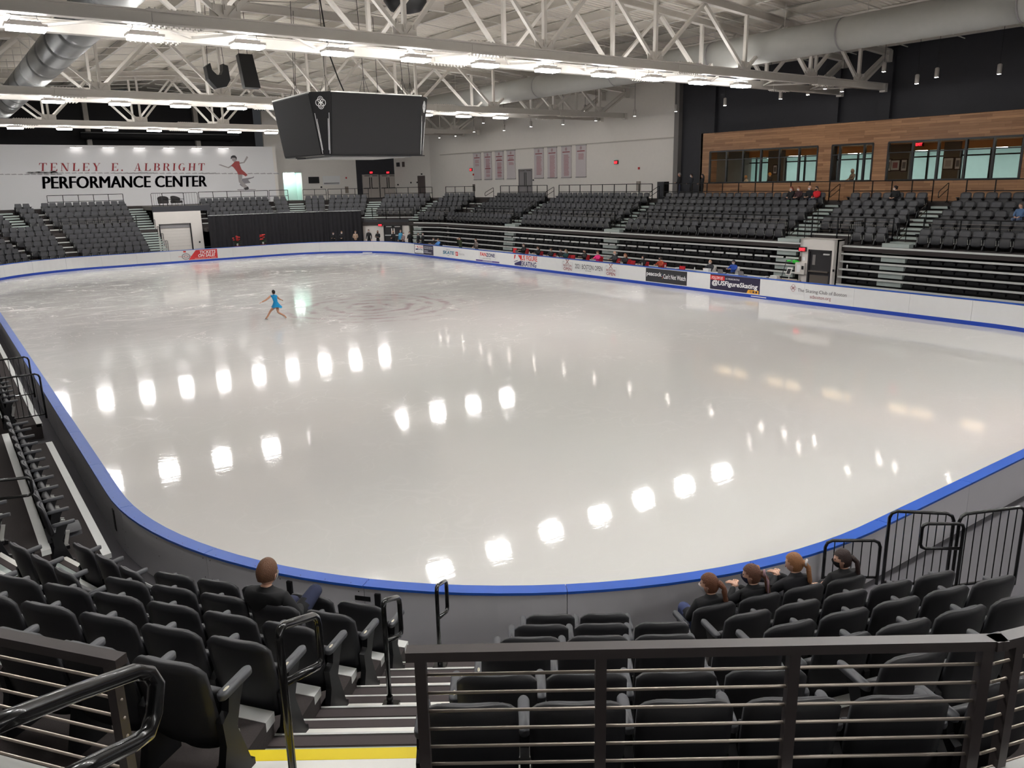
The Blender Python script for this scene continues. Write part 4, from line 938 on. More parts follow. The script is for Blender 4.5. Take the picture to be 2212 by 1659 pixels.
m_ = MB(); O, R, U = mq(84, 369.8, .014), mq(441.5, 368.6, .014), mq(84.5, 352.2, .014); serif(m_, 'TENLEY E. ALBRIGHT', rect_fn(O, R-O, U-O)); m_.build('lettering', 'mural_red', mural)
m_ = MB(); O, R, U = mq(92, 408, .014), mq(447.5, 403.2, .014), mq(90.5, 381.2, .014); [put_text(m_, 'PERFORMANCE CENTER', rect_fn(O+(R-O)*q, (R-O)*.993, U-O), 0) for q in (0, .0025, .005, .0075)]; m_.build('lettering', 'mural_dark', mural)
# grey mountain band of the mural
rnd_ = random.Random(3)
for x0, x1, yb, hh in ((0, 130, 377, 14), (60, 330, 374, 8), (250, 470, 374.5, 5), (440, 606, 375, 10)):
    top = []; x = x0
    while x <= x1: top.append((x, yb-hh*(.35+.65*rnd_.random())*(.4+.6*sin(pi*(x-x0)/(x1-x0))))); x += 7
    mpoly([(x0, yb+1.5)]+[(a, b) for a, b in top]+[(x1, yb+1.5)], 'mural', 'mountain_print', .004)
    for a, b in top[::2]: mpoly([(a-5, yb-.6), (a+6, yb-1.6), (a+9, yb+.6), (a-2, yb+.9)], 'mural_grey', 'shoreline_print', .008)
# plain stand-in skating figure in a red dress
fig = [('mural_figure_shadow', 'art_shadow', [(523, 386), (545, 383), (549, 381), (548, 384), (536, 388), (541, 395), (529, 397), (524, 404), (518, 399)]),
       ('mural_figure_arm', 'art_skin', [(471.5, 356), (476, 355), (493, 361), (500, 356), (503, 358), (494, 363.5), (486, 361)]),
       ('mural_figure_arm', 'art_skin', [(516, 351), (526, 350), (530, 343), (533, 337), (536, 340), (533, 345), (528, 352), (518, 354)]),
       ('mural_figure_dress', 'art_dress', [(508, 348), (517, 348.5), (518, 356), (522, 366), (530, 373), (535, 378), (531, 381), (524, 377), (515, 378), (512, 371), (504, 361), (499, 358)]),
       ('mural_figure_leg', 'art_skin', [(514, 377), (524, 377), (523, 386), (521, 389), (534, 402), (537, 405), (529, 408), (516, 393)]),
       ('mural_figure_boot', 'art_black', [(526, 407), (536, 403), (538, 408), (531, 411)]),
       ('mural_figure_blade', 'art_black', [(513, 409.5), (552, 409), (552, 409.8), (513, 410.6)]),
       ('mural_figure_face', 'art_skin', [(500, 341), (506, 339), (511, 343), (510, 348), (506, 350), (502, 347)]),
       ('mural_figure_hair', 'art_black', [(498.5, 344), (499, 338), (503, 335.5), (508, 336), (511.5, 340), (511, 346), (508.5, 341), (502, 340.5)])]
for k, (nm, m, p) in enumerate(fig): mpoly(p, m, nm[6:], .012+.002*k)
for k in range(6):
    px = (147, 217, 284, 348, 408, 466)[k]; P = mq(px+16, 313+k*1.0, .2)
    o = thing('wall_washer', 'slim lamp bar on the top edge of the mural', 'lamp', (P.x, YM-.25, 9.2), 0, 'lamp bars on the mural'); MB().bb(P.x-.45, P.x+.45, YM-.3, YM-.2, 9.24, 9.3).build('bar', 'lamp_house', o); MB().bb(P.x-.44, P.x+.44, YM-.29, YM-.21, 9.23, 9.24).build('lens', 'wash_strip', o)
    MB().bb(P.x-.03, P.x+.03, YM-.26, YM+.0, 9.3, 9.34).build('bracket', 'steel_white', o)
# ================================================================ far wall right of the mural
bpy.data.objects.remove(wf)
ax, bx = ony(613, 400, YF).x, ony(653, 400, YF).x
wf = sgroup('wall_far', 'off white far wall with a lit alcove, a screen and wall signs')
for x0, x1, z0, z1 in ((11.6, ax, 0, 13), (bx, 21.4, 0, 13), (ax, bx, 7.05, 13), (ax, bx, 0, 4.3)): MB().bb(x0, x1, YF, YF+.3, z0, z1).build('wall_piece', 'wall_white', wf)
al = sgroup('wall_alcove', 'pale green lit alcove in the far wall'); MB().bb(ax, bx, YF+1.6, YF+1.8, 4.3, 7.05).build('alcove_back', 'alcove_glow', al)
for x0, x1 in ((ax-.1, ax), (bx, bx+.1)): MB().bb(x0, x1, YF+.3, YF+1.8, 4.3, 7.05).build('alcove_side', 'alcove_glow', al)
MB().bb(ax, bx, YF+.3, YF+1.8, 7.05, 7.15).build('alcove_top', 'alcove_glow', al); MB().bb(ax, bx, YF, YF+1.8, 4.2, 4.3).build('alcove_floor', 'concourse_floor', al)
o = thing('alcove_lamp', 'flat lamp in the top of the lit alcove', 'lamp', ((ax+bx)/2, YF+.9, 6.98)); MB().bb((ax+bx)/2-.5, (ax+bx)/2+.5, YF+.7, YF+1.1, 7.0, 7.045).build('lens', 'neutral_strip', o)
def wallbox(name, label, cat, px0, py0, px1, py1, fn, m, th=.05, par=None, group=None):
    """rectangle of the photograph on a wall plane as a shallow box"""
    a, b, c, d = fn(px0, py1), fn(px1, py1), fn(px1, py0), fn(px0, py0); n = (b-a).cross(d-a).normalized()
    if n.dot(CAM-a) < 0: n = -n
    z0 = (a.z+b.z)/2; z1 = (c.z+d.z)/2; a, b = Vector((a.x, a.y, z0)), Vector((b.x, b.y, z0)); c, d = Vector((b.x, b.y, z1)), Vector((a.x, a.y, z1))
    n.z = 0; n.normalize(); m_ = MB().extr([a, b, c, d], n*th)
    if par is not None: return m_.build(name, m, par)
    o = m_.build(name, m); return tag(o, label, cat, group)
farw = lambda px, py: ony(px, py, YF-.002)
fard = lambda px, py: ony(px, py, YF+.09)
wallx = lambda px, py: onx(px, py, XW-.002)
wallbox('wall_screen', 'black flat screen on the far wall beside the alcove', 'screen', 667, 382, 689.5, 396, farw, 'black_plastic', .08)
wallbox('wall_sign', 'white lettered sign board on the far wall under the screen', 'sign', 698, 380, 735, 399, farw, 'paper', .02)
for k in range(2): wallbox('sign_line', '', '', 700, 394.6+k*2, 733, 395.6+k*2, lambda a, b: ony(a, b, YF-.03), 'ink_dark', .004, bpy.data.objects['wall_sign'])
wallbox('outlet_plate', 'small dark outlet plate on the far wall', 'outlet', 692.5, 402.5, 696, 406, farw, 'hardware', .02)
wallbox('fire_alarm', 'small red fire alarm on the far wall', 'alarm', 746.5, 382.5, 749, 386, farw, 'alarm_red', .06)
wallbox('extinguisher_cabinet', 'narrow steel extinguisher cabinet on the far wall', 'cabinet', 746, 403, 752.5, 417, farw, 'stainless', .1)
def ddoor(name, label, px0, px1, py0, zb, fn, m, bar, frame, glass=False):
    a, b = fn(px0, py0), fn(px1, py0); t = thing(name, label, 'door', ((a.x+b.x)/2, (a.y+b.y)/2, zb)); t['kind'] = 'structure'; r = (b-a); r.z = 0; W_ = r.length; r.normalize(); n = Vector((r.y, -r.x, 0)); n = n if n.dot(CAM-a) > 0 else -n
    zt = (a.z+b.z)/2; A = Vector((a.x, a.y, zb)); H = zt-zb; Z = Vector((0, 0, 1))
    def bx_(u0, u1, z0, z1, d0, d1, nm, mm): return MB().obox(A+r*(u0+u1)/2+Z*(z0+z1)/2+n*(d0+d1)/2, r*(u1-u0)/2, n*(d1-d0)/2, Z*(z1-z0)/2).build(nm, mm, t)
    bx_(0, .06, 0, H, 0, .1, 'jamb', frame); bx_(W_-.06, W_, 0, H, 0, .1, 'jamb', frame); bx_(.06, W_-.06, H-.06, H, 0, .1, 'head', frame)
    for s in (0, 1):
        u0 = .07+s*(W_/2-.06); u1 = u0+W_/2-.08; lf = bx_(u0, u1, .01, H-.07, 0, .045, 'leaf', m)
        def on(u0, u1, z0, z1, d0, d1, nm, mm):
            k = MB().obox(A+r*(u0+u1)/2+Z*(z0+z1)/2+n*(d0+d1)/2, r*(u1-u0)/2, n*(d1-d0)/2, Z*(z1-z0)/2); k.build(nm, mm, lf)
        on(u0+.05, u1-.05, .98, 1.06, .045, .12, 'panic_bar', bar); on(u0+.2, u1-.1, H-.17, H-.11, .045, .1, 'door_closer', bar if m != 'door_dark' else 'alu')
        e = u1-.16 if s == 0 else u0+.06; on(e, e+.1, 1.0, H-.3, .045, .05, 'vision_panel', 'wall_black' if not glass else 'wall_white')
        if glass: on(u0+.02, u1-.02, .03, .28, .045, .05, 'kick_plate', 'alu')
    return t
ddoor('door_1', 'left pair of beige double doors with black panic bars under exit sign', 781.5, 817, 377, 4.3, fard, 'door_beige', 'hardware', 'door_beige')
ddoor('door_2', 'right pair of beige double doors with black panic bars under exit sign', 819.5, 854, 377, 4.3, fard, 'door_beige', 'hardware', 'door_beige')
def exit_sign(label, px, py, fn, w_=.42, h=.28, letters=True):
    P = fn(px, py); Q = fn(px+1, py); r = (Q-P); r.z = 0; r.normalize(); n = Vector((r.y, -r.x, 0)); n = n if n.dot(CAM-P) > 0 else -n
    t = thing('exit_sign', label, 'sign', P); Z = Vector((0, 0, 1)); MB().obox(P+n*.05, r*w_/2, n*.04, Z*h/2).build('housing', 'sign_red' if letters is None else 'hardware', t)
    if letters:
        MB().obox(P+n*.092-Z*.02, r*w_*.46, n*.003, Z*h*.4).build('face', 'sign_red', t); m_ = MB(); O = P+n*.098-r*w_*.38-Z*h*.34; put_text(m_, 'EXIT', rect_fn(O, r*w_*.76, Z*h*.62), .03); m_.build('lettering', 'red_glow', t)
    return t
exit_sign('red exit sign over the left beige doors', 801, 372.5, fard); exit_sign('red exit sign over the right beige doors', 837, 372.5, fard)
angw = lambda px, py: (lambda d: CAM+d*((Vector((26.0, YF, 0))-CAM).dot(Vector((5.6, 1.3, 0)).normalized())/d.dot(Vector((5.6, 1.3, 0)).normalized())))(ray(px, py))
o = wallbox('door_3', 'narrow brown door on the angled far wall', 'door', 904.5, 379.5, 920, 424, angw, 'door_brown', .06); o['kind'] = 'structure'
wallbox('wall_speaker', 'dark square wall speaker on the angled wall', 'speaker', 858, 351, 864, 360, angw, 'wall_dark', .12); wallbox('wall_panel', 'brownish flat wall panel beside the dark wall speaker', 'panel', 869.5, 349.5, 874.5, 360.5, angw, 'door_brown', .06)
for k, (px, py) in enumerate(((911, 376), (901.5, 394), (888, 394.5), (860, 399))): wallbox('switch_plate', ('dark box above the brown door', 'dark switch plate beside the brown door', 'small grey switch plate on the angled wall', 'small dark switch plate near the beige doors')[k], 'switch', px-1.4, py-1.6, px+1.4, py+1.6, angw, 'hardware', .03)
# ================================================================ banner wall
BQ = [(180, 297, 378, 795), (350, 468, 365, 790), (525, 655, 350, 785), (710, 842, 333, 780), (1145, 1290, 300, 770), (1355, 1503, 285, 765), (1575, 1730, 268, 760), (1805, 1967, 248, 752)]
LINES = [[(.17, 2, 1), (.26, 5, 0), (.42, 3, 0)], [(.17, 2, 1), (.24, 12, 0), (.5, 6, 0), (.6, 2, 1), (.66, 5, 0), (.82, 4, 0)], [(.18, 2, 1), (.25, 4, 0), (.32, 2, 1), (.4, 9, 0), (.57, 9, 0), (.76, 6, 0), (.88, 3, 0)], [(.18, 2, 1), (.25, 4, 0), (.34, 2, 1), (.42, 4, 0)], [(.18, 2, 1), (.26, 26, 0)], [(.18, 2, 1), (.26, 31, 0)], [(.18, 2, 1), (.27, 28, 0)], [(.18, 2, 1), (.26, 8, 0)]]
BN_ = ['first banner from the exit sign', 'second banner from the exit sign', 'third banner from the exit sign', 'fourth banner, left of the grey door', 'fifth banner, right of the grey door', 'sixth banner with a long list', 'seventh banner with the fullest list', 'eighth, with a short list']
for k, (x0, x1, y0, y1) in enumerate(BQ):
    f = lambda x, y: (1000+x*.13562, 280+y*.13562); a = onx(*f(x0, y1), XW); b = onx(*f(x1, y1), XW); c = onx(*f((x0+x1)/2, y0), XW); z0, z1 = (a.z+b.z)/2, min(c.z, 8.47)
    t = thing('wall_banner', 'white cloth wall banner with emblem and red text, '+BN_[k], 'banner', (XW-.05, (a.y+b.y)/2, z0)); ya, yb_ = a.y, b.y; H = z1-z0; W_ = ya-yb_
    MB().bb(XW-.05, XW-.035, yb_, ya, z0, z1).build('cloth', 'banner_cloth', t); MB().bb(XW-.07, XW-.02, yb_-.02, ya+.02, z0-.05, z0+.02).build('bottom_bar', 'ink_grey', t); MB().bb(XW-.07, XW-.0, yb_-.02, ya+.02, z1-.02, z1+.03).build('top_bar', 'ink_grey', t)
    m_ = MB(); cy, cz = (ya+yb_)/2, z1-H*.085
    for dy, dz in ((0, .07), (0, -.07), (.055, 0), (-.055, 0)): m_.tube([(XW-.056, cy+dy+.075*cos(2*pi*j/14), cz+dz+.08*sin(2*pi*j/14)) for j in range(14)], .008, 4, closed=True)
    m_.build('emblem', 'ink_rose', t)
    h1, h2 = MB(), MB()
    for fr, n, head in LINES[k]:
        if head: h1.bb(XW-.054, XW-.05, cy-W_*.37, cy+W_*.37, z1-H*fr-.035, z1-H*fr+.035)
        else:
            for j in range(n): z = z1-H*fr-.062*j; l = .2+.13*rnd_.random(); h2.bb(XW-.054, XW-.05, cy-W_*l, cy+W_*.24, z-.02, z+.012)
    h1.build('heading_lettering', 'ink_maroon', t); o = h2.build('list_lettering', 'ink_rose', t); o['kind'] = 'stuff'
ddoor('door_4', 'grey double door in the banner wall between the two banner groups', 1121.4, 1149.5, 365, 4.3, wallx, 'door_grey', 'door_brown', 'door_grey')
exit_sign('red exit sign left of the first wall banner', 1018.5, 366.5, wallx); exit_sign('red exit sign on the bare white wall', 1332, 350.5, wallx)
wallbox('fire_alarm', 'small red fire alarm below the exit sign of the banner wall', 'alarm', 1022, 375, 1025, 379, wallx, 'alarm_red', .06); wallbox('fire_alarm', 'small red fire alarm on the bare white wall', 'alarm', 1379, 361, 1382, 366, wallx, 'alarm_red', .06)
wallbox('extinguisher_cabinet', 'narrow steel extinguisher cabinet on the bare white wall', 'cabinet', 1376, 391.5, 1383.5, 412, wallx, 'stainless', .1); wallbox('extinguisher_cabinet', 'narrow dark extinguisher cabinet left of the first banner', 'cabinet', 1023, 398, 1026.5, 413, wallx, 'door_brown', .1)
wallbox('card_reader', 'small black card reader right of the grey door', 'switch', 1151, 387.5, 1153.5, 390.5, wallx, 'hardware', .03)
P = onx(1432, 412, 24.9); t = thing('loudspeaker', 'tall black floor speaker at the corner of the banner wall concourse', 'speaker', (24.9, P.y, 4.3)); MB().bb(24.65, 25.15, P.y-.32, P.y+.32, 4.3, 5.5).build('cabinet', 'black_plastic', t); MB().bb(24.64, 24.65, P.y-.28, P.y+.28, 4.4, 5.42).build('grille', 'wall_dark', t)
# ================================================================ timber front with lounge windows
XL = 25.8; yl = onx(1513, 350, XL).y
WIN = [(1532.5, 1765, 1), (1795, 1884, 1), (1915.5, 2206, 1)]; WY = [(onx(a, 355, XL).y, onx(b, 350, XL).y) for a, b, _ in WIN]
zt = [(onx(1532.5, 329.7, XL).z+onx(1767, 316.7, XL).z)/2, (onx(1795, 314.3, XL).z+onx(1884, 309, XL).z)/2, (onx(1915.5, 306.7, XL).z+onx(2206, 290.7, XL).z)/2]; ZTW = sum(zt)/3
zb_ = [(onx(1531, 396.6, XL).z+onx(1761, 391.5, XL).z)/2, (onx(1791, 391.5, XL).z+onx(1877, 390, XL).z)/2, (onx(1908, 390, XL).z+onx(2195, 385, XL).z)/2]; ZBW = sum(zb_)/3
ZWT = (onx(1513, 290, XL).z+onx(2212, 233, XL).z)/2
tim = sgroup('wall_timber', 'warm brown timber clad front with three dark framed lounge windows')
def tb(y0, y1, z0, z1): MB().bb(XL, XL+.15, y0, y1, z0, z1).build('timber_cladding', 'wood_planks', tim)
tb(-34, yl, ZTW, ZWT); tb(-34, yl, 4.3, ZBW); yy = yl
for a, b in WY: tb(a, yy, ZBW, ZTW); yy = b
tb(-34, yy, ZBW, ZTW); MB().bb(XL, XW, yl-.15, yl, 4.3, ZWT).build('timber_return', 'wood_planks', tim); MB().bb(XL, XW+.02, -34, yl, ZWT-.02, ZWT+.03).build('timber_top', 'wall_dark', tim)
MUL = [[1584+20-50, 1569, 1604, 1642, 1683.5, 1725], [1815, 1866], [1965, 2020, 2078, 2142]]
MUL = [[1569, 1604.5, 1643, 1683, 1725], [1812.5, 1865], [1969, 2024, 2083, 2143]]
for k, (a, b) in enumerate(WY):
    t = sgroup('window_%d' % (k+1), ('long five bay lounge window nearest the banner wall', 'narrow three bay lounge window in the timber front', 'long lounge window in the timber front with an exit sign behind')[k])
    ys = [a]+[onx(px, 350, XL).y for px in MUL[k]]+[b]; H = ZTW-ZBW
    for y0, y1, z0, z1 in ((b, a, ZBW-.04, ZBW+.05), (b, a, ZTW-.05, ZTW+.04), (a-.05, a+.03, ZBW, ZTW), (b-.03, b+.05, ZBW, ZTW)): MB().bb(XL-.03, XL+.12, y0, y1, z0, z1).build('window_frame', 'trim_black', t)
    for y in ys[1:-1]: MB().bb(XL-.02, XL+.12, y-.055, y+.055, ZBW, ZTW).build('mullion', 'trim_black', t)
    MB().bb(XL, XL+.1, b, a, ZBW+H*.715, ZBW+H*.74).build('transom', 'trim_black', t)
    for y0, y1 in zip(ys, ys[1:]):
        MB().bb(XL+.05, XL+.056, y1+.05, y0-.05, ZBW+.05, ZBW+H*.715).build('pane', 'glass', t); MB().bb(XL+.05, XL+.056, y1+.05, y0-.05, ZBW+H*.74, ZTW-.05).build('pane', 'glass', t)
# lounge room behind, its rear windows and the neighbouring rink
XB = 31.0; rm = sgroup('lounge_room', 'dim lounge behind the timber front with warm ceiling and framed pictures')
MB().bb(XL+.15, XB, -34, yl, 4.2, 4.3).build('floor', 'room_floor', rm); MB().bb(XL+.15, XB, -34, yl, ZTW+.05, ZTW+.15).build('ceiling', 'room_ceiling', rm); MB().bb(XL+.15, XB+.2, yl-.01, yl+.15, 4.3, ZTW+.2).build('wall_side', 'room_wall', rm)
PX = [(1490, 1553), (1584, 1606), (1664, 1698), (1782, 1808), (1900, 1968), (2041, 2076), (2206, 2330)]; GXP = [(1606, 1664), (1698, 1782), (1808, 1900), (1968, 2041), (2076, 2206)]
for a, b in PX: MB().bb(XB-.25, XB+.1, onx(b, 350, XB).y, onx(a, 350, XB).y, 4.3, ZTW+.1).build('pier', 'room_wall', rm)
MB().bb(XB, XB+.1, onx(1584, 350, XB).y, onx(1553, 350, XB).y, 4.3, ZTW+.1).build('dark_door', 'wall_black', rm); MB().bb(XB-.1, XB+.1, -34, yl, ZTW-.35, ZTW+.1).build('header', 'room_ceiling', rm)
for a, b in GXP:
    y0, y1 = onx(b, 350, XB).y, onx(a, 350, XB).y
    for k in range(max(2, int((y1-y0)/1.3))+1):
        y = y0+(y1-y0)*k/max(2, int((y1-y0)/1.3)); MB().bb(XB-.04, XB+.06, y-.05, y+.05, 4.3, ZTW).build('rear_mullion', 'trim_black', rm)
    MB().bb(XB-.04, XB+.06, y0, y1, ZBW+H*.62, ZBW+H*.66).build('rear_transom', 'trim_black', rm)
for y in [-31+4.2*i for i in range(8)]: MB().bb(XL+.5, XL+1.0, y-1.3, y+1.3, ZTW-.0, ZTW+.045).build('warm_light_strip', 'warm_strip', rm)
for k, (px, py, w_, h, m) in enumerate(((1543, 370, .42, .72, 'paper'), (1591, 369, .45, .62, 'paper'), (1675, 366, .36, .62, 'paper'), (1801, 362, .4, .75, 'paper'), (1919.5, 357, .4, .75, 'paper'), (1934.5, 357, .6, .66, 'ink_rose'), (1953.5, 357, .4, .72, 'paper'), (2049, 353, .62, .68, 'banner_cloth'), (2069.5, 353, .36, .7, 'paper'))):
    P = onx(px, py, XB-.25); t = thing('framed_picture', 'dark framed picture %s' % ('left of the dark lounge door', 'right of the dark lounge door', 'on the first middle pier of the lounge', 'behind the narrow lounge window', 'leftmost of three on the concrete pier', 'square and reddish on the concrete pier', 'narrow, beside the exit sign bay', 'square, on the pier between the big panes', 'narrow, on the pier between the big panes')[k], 'picture', (P.x, P.y, P.z-h/2))
    MB().bb(XB-.29, XB-.25, P.y-w_/2, P.y+w_/2, P.z-h/2, P.z+h/2).build('frame', 'frame_wood', t); MB().bb(XB-.3, XB-.29, P.y-w_/2+.05, P.y+w_/2-.05, P.z-h/2+.05, P.z+h/2-.05).build('mount', 'paper', t); MB().bb(XB-.304, XB-.3, P.y-w_/4, P.y+w_/4, P.z-h/4, P.z+h/4).build('print', m if m != 'paper' else 'art_shadow', t)
P = onx(1987, 311.5, XB-.6); t = exit_sign('glowing red exit sign inside the third lounge window', 1987, 311.5, lambda a, b: onx(a, b, XB-.6), .5, .26); MB().tube([(P.x, P.y, P.z+.1), (P.x, P.y, ZTW+.06)], .01, 5).build('stem', 'hardware', t)
nr = sgroup('neighbour_rink', 'bright pale neighbouring rink hall seen through the lounge')
MB().bb(45.4, 45.6, -50, 12, 0, 13).build('wall_rear', 'rink_beyond', nr); MB().bb(XB+.2, 45.6, -50, 12, 11.8, 12).build('ceiling', 'rink_beyond', nr); MB().bb(XB+.2, 45.6, -50, 12, 0, .1).build('floor', 'board_white', nr); MB().bb(XB+.1, 45.6, 12, 12.2, 0, 12).build('wall_side', 'rink_beyond', nr); MB().bb(XB+.1, 45.6, -50.2, -50, 0, 12).build('wall_side', 'rink_beyond', nr)
for y in (6, 1, -4, -9, -14, -19, -24):
    t = thing('distant_truss', 'pale roof truss in the neighbouring rink beyond the lounge', 'truss', (38, y, 7.2), 0, 'trusses beyond the lounge'); MB().beam((XB+.4, y, 7.4), (45, y, 7.4), .2, .22).build('bottom_chord', 'stripe_white', t); MB().beam((XB+.4, y, 9.6), (45, y, 9.6), .2, .22).build('top_chord', 'stripe_white', t)
    for k in range(7): MB().beam((XB+.6+k*2, y, 7.4), (XB+1.6+k*2, y, 9.5), .12, .12, up=(0, 1, 0)).build('web_member', 'stripe_white', t); MB().beam((XB+1.6+k*2, y, 9.5), (XB+2.6+k*2, y, 7.4), .12, .12, up=(0, 1, 0)).build('web_member', 'stripe_white', t)
    for x in (34, 39, 43): o = thing('distant_light', 'bright light bar in the neighbouring rink beyond the lounge', 'ceiling light', (x, y+2, 7.3), 0, 'light bars beyond the lounge'); MB().bb(x-.6, x+.6, y+1.85, y+2.15, 7.2, 7.26).build('lens', 'neutral_strip', o); MB().bb(x-.62, x+.62, y+1.8, y+2.2, 7.26, 7.34).build('housing', 'lamp_house', o)
# ================================================================ curtain, roll-up door, lower doors
t = thing('stage_curtain', 'long black pleated curtain hung below the far seats', 'curtain', (10, 34.5, .2))
for phi, ua, ub in ((90, -12.2*T9, 4.45), (72, -12.2*T9, 12.2*T9), (54, -1.35, 12.2*T9)):
    m_ = MB(); n = int((ub-ua)/.07); o = 0
    for i in range(n+1):
        u = ua+(ub-ua)*i/n; d = 12.2+.05*sin(u*17)+.03*sin(u*41+1)+.03*sin(u*5.3); p = fp('FR', phi, d, u, 0); m_.v += [Vector((p.x, p.y, .2)), Vector((p.x, p.y, 3.42))]
    for i in range(n): m_.f.append([2*i, 2*i+1, 2*i+3, 2*i+2]); m_.m.append(0)
    m_.build('curtain_panel', 'curtain', t, True)
    a, b = fp('FR', phi, 12.2, ua, 3.43), fp('FR', phi, 12.2, ub, 3.43); MB().tube([a, b], .025, 8).build('top_pipe', 'alu', t, True)
    for u in (ua+.05, ub-.05): p = fp('FR', phi, 12.27, u, 0); MB().tube([(p.x, p.y, .2), (p.x, p.y, 3.43)], .025, 8).build('upright', 'hardware', t, True)
YD = 35.65; x0, x1 = -1.55, ony(438, 500, YD).x; sg_ = sgroup('wall_rollup', 'white wall around the roll up door at the far end')
da, db = ony(346, 500, YD).x, ony(413, 500, YD).x; zd = ony(380, 483, YD).z
for a, b, z0, z1 in ((x0, da, .2, 3.85), (db, x1, .2, 3.85), (da, db, zd, 3.85)): MB().bb(a, b, YD, YD+.25, z0, z1).build('wall_piece', 'paint_offwhite', sg_)
t = thing('door_5', 'white roll up door at the far end beside the curtain', 'door', ((da+db)/2, YD+.2, .2)); t['kind'] = 'structure'
nsl = 9
for k in range(nsl): MB().bb(da+.02, db-.02, YD+.14, YD+.2, .2+(zd-.55)*k/nsl, .2+(zd-.55)*(k+1)/nsl-.006).build('door_slat', 'paint_offwhite', t)
MB().bb(da, db, YD+.1, YD+.24, zd-.35, zd-.02).build('hood', 'door_grey', t)
for x in (da, db): MB().bb(x-.04, x+.04, YD-.02, YD+.2, .2, zd).build('guide_rail', 'hardware', t)
wallbox('door_control', 'small black control box right of the roll up door', 'switch', 430, 521, 433, 524.5, lambda a, b: ony(a, b, YD), 'hardware', .05)
lw = sgroup('wall_lower_far', 'off white lower wall with black double doors behind the board corner'); D36 = 12.35
a, b = fp('FR', 36, D36, -2.05, 0), fp('FR', 36, D36, 2.6, 0); n36 = Vector((cos(RAD(36)), sin(RAD(36)), 0)); MB().extr([(a.x, a.y, .1), (b.x, b.y, .1), (b.x, b.y, 2.1), (a.x, a.y, 2.1)], n36*.2).build('wall_piece', 'paint_offwhite', lw)
MB().extr([(a.x, a.y, 2.1), (b.x, b.y, 2.1), (b.x, b.y, 2.62), (a.x, a.y, 2.62)], n36*.15-n36*.1).build('deck_fascia', 'wall_dark', lw)
f36 = lambda px, py: onf(px, py, 'FR', 36, D36-.01)
ddoor('door_6', 'black double doors in the lower far wall behind the skaters', 829, 868.5, 486, .2, f36, 'door_dark', 'alu', 'door_dark', True); exit_sign('red hanging exit sign beside the lower black double doors', 822, 486, f36, .42, .22)
# ================================================================ white door box among the closed tiers
XV = 18.85; ya, yb_ = onx(1727, 560, XV).y, onx(1806.5, 560, XV).y; zv = (onx(1727, 514, XV).z+onx(1806, 518, XV).z)/2
vt = sgroup('wall_door_box', 'white box with a dark steel door set into the closed tiers'); d0, d1 = onx(1744.5, 570, XV).y, onx(1795, 570, XV).y; zd = onx(1770, 540, XV).z
for y0, y1, z0, z1 in ((d0, ya, .15, zv), (yb_, d1, .15, zv), (d1, d0, zd, zv)): MB().bb(XV, XV+.15, y0, y1, z0, z1).build('wall_piece', 'paint_offwhite', vt)
MB().bb(XV, XV+.6, yb_-.0, yb_+.15, .15, zv).build('wall_piece', 'paint_offwhite', vt); MB().bb(XV, XV+.6, ya-.15, ya, .15, zv).build('wall_piece', 'paint_offwhite', vt); MB().bb(XV, XV+.6, yb_, ya, zv-.08, zv).build('roof_slab', 'paint_offwhite', vt)
t = thing('door_7', 'dark steel door with push bar and bright kick plate in the white door box', 'door', (XV+.1, (d0+d1)/2, .2)); t['kind'] = 'structure'
for y0, y1, z0, z1 in ((d1, d1+.08, .2, zd), (d0-.08, d0, .2, zd), (d1, d0, zd-.08, zd)): MB().bb(XV-.02, XV+.14, y0, y1, z0, z1).build('door_frame', 'door_dark', t)
lf = MB().bb(XV+.05, XV+.1, d1+.08, d0-.08, .22, zd-.08).build('leaf', 'door_dark', t); PM[lf.name] = PM[t.name]
MB().bb(XV-.05, XV+.04, d1+.12, d0-.1, 1.0, 1.07).build('push_bar', 'stainless', lf); MB().bb(XV+.03, XV+.05, d1+.12, d0-.14, .25, .85).build('kick_plate', 'stainless', lf); MB().bb(XV+.03, XV+.05, d0-.4, d0-.24, 1.35, 1.85).build('vision_panel', 'wall_grey', lf); MB().bb(XV-.02, XV+.05, d1+.12, d1+.45, zd-.24, zd-.17).build('door_closer', 'alu', lf)
vx = lambda px, py: onx(px, py, XV-.002)
exit_sign('red exit sign on the white door box', 1735, 538, vx, .42, .22)
t = thing('control_cabinet', 'pale wall cabinet with a paper notice on the white door box', 'cabinet', vx(1731, 590)); a, b = vx(1721.5, 567), vx(1740, 592); z0, z1 = vx(1731, 592).z, vx(1731, 567).z; MB().bb(XV-.14, XV, b.y, a.y, z0, z1).build('cabinet_box', 'paint_offwhite', t); MB().bb(XV-.145, XV-.14, b.y+.25, a.y-.1, z0+.1, z1-.1).build('notice', 'paper', t); MB().bb(XV-.16, XV-.14, b.y+.05, b.y+.16, z0+.25, z1-.15).build('latch', 'hardware', t)
wallbox('paper_notice', 'white notice above the pale wall cabinet', 'notice', 1733, 555, 1739, 563, vx, 'paper', .01); wallbox('bottle', 'dark spray bottle clipped above the pale wall cabinet', 'bottle', 1727, 553.5, 1730, 564, vx, 'frame_wood', .08); wallbox('door_switch', 'small dark switch right of the dark steel door', 'switch', 1794.8+4, 582, 1798+4, 587, vx, 'hardware', .03)
q = [Vector((XV+.6, ya+.2, 0)), Vector((XV+1.7, ya+.2, 0)), Vector((XV+.5, yb_-.25, 0)), Vector((XV+1.7, yb_-.25, 0))]
baluster('black barred rail left of the white door box roof', q[0], q[1], 2.4, 1.1, 6); baluster('black barred rail right of the white door box roof', q[2], q[3], 2.4, 1.1, 6)
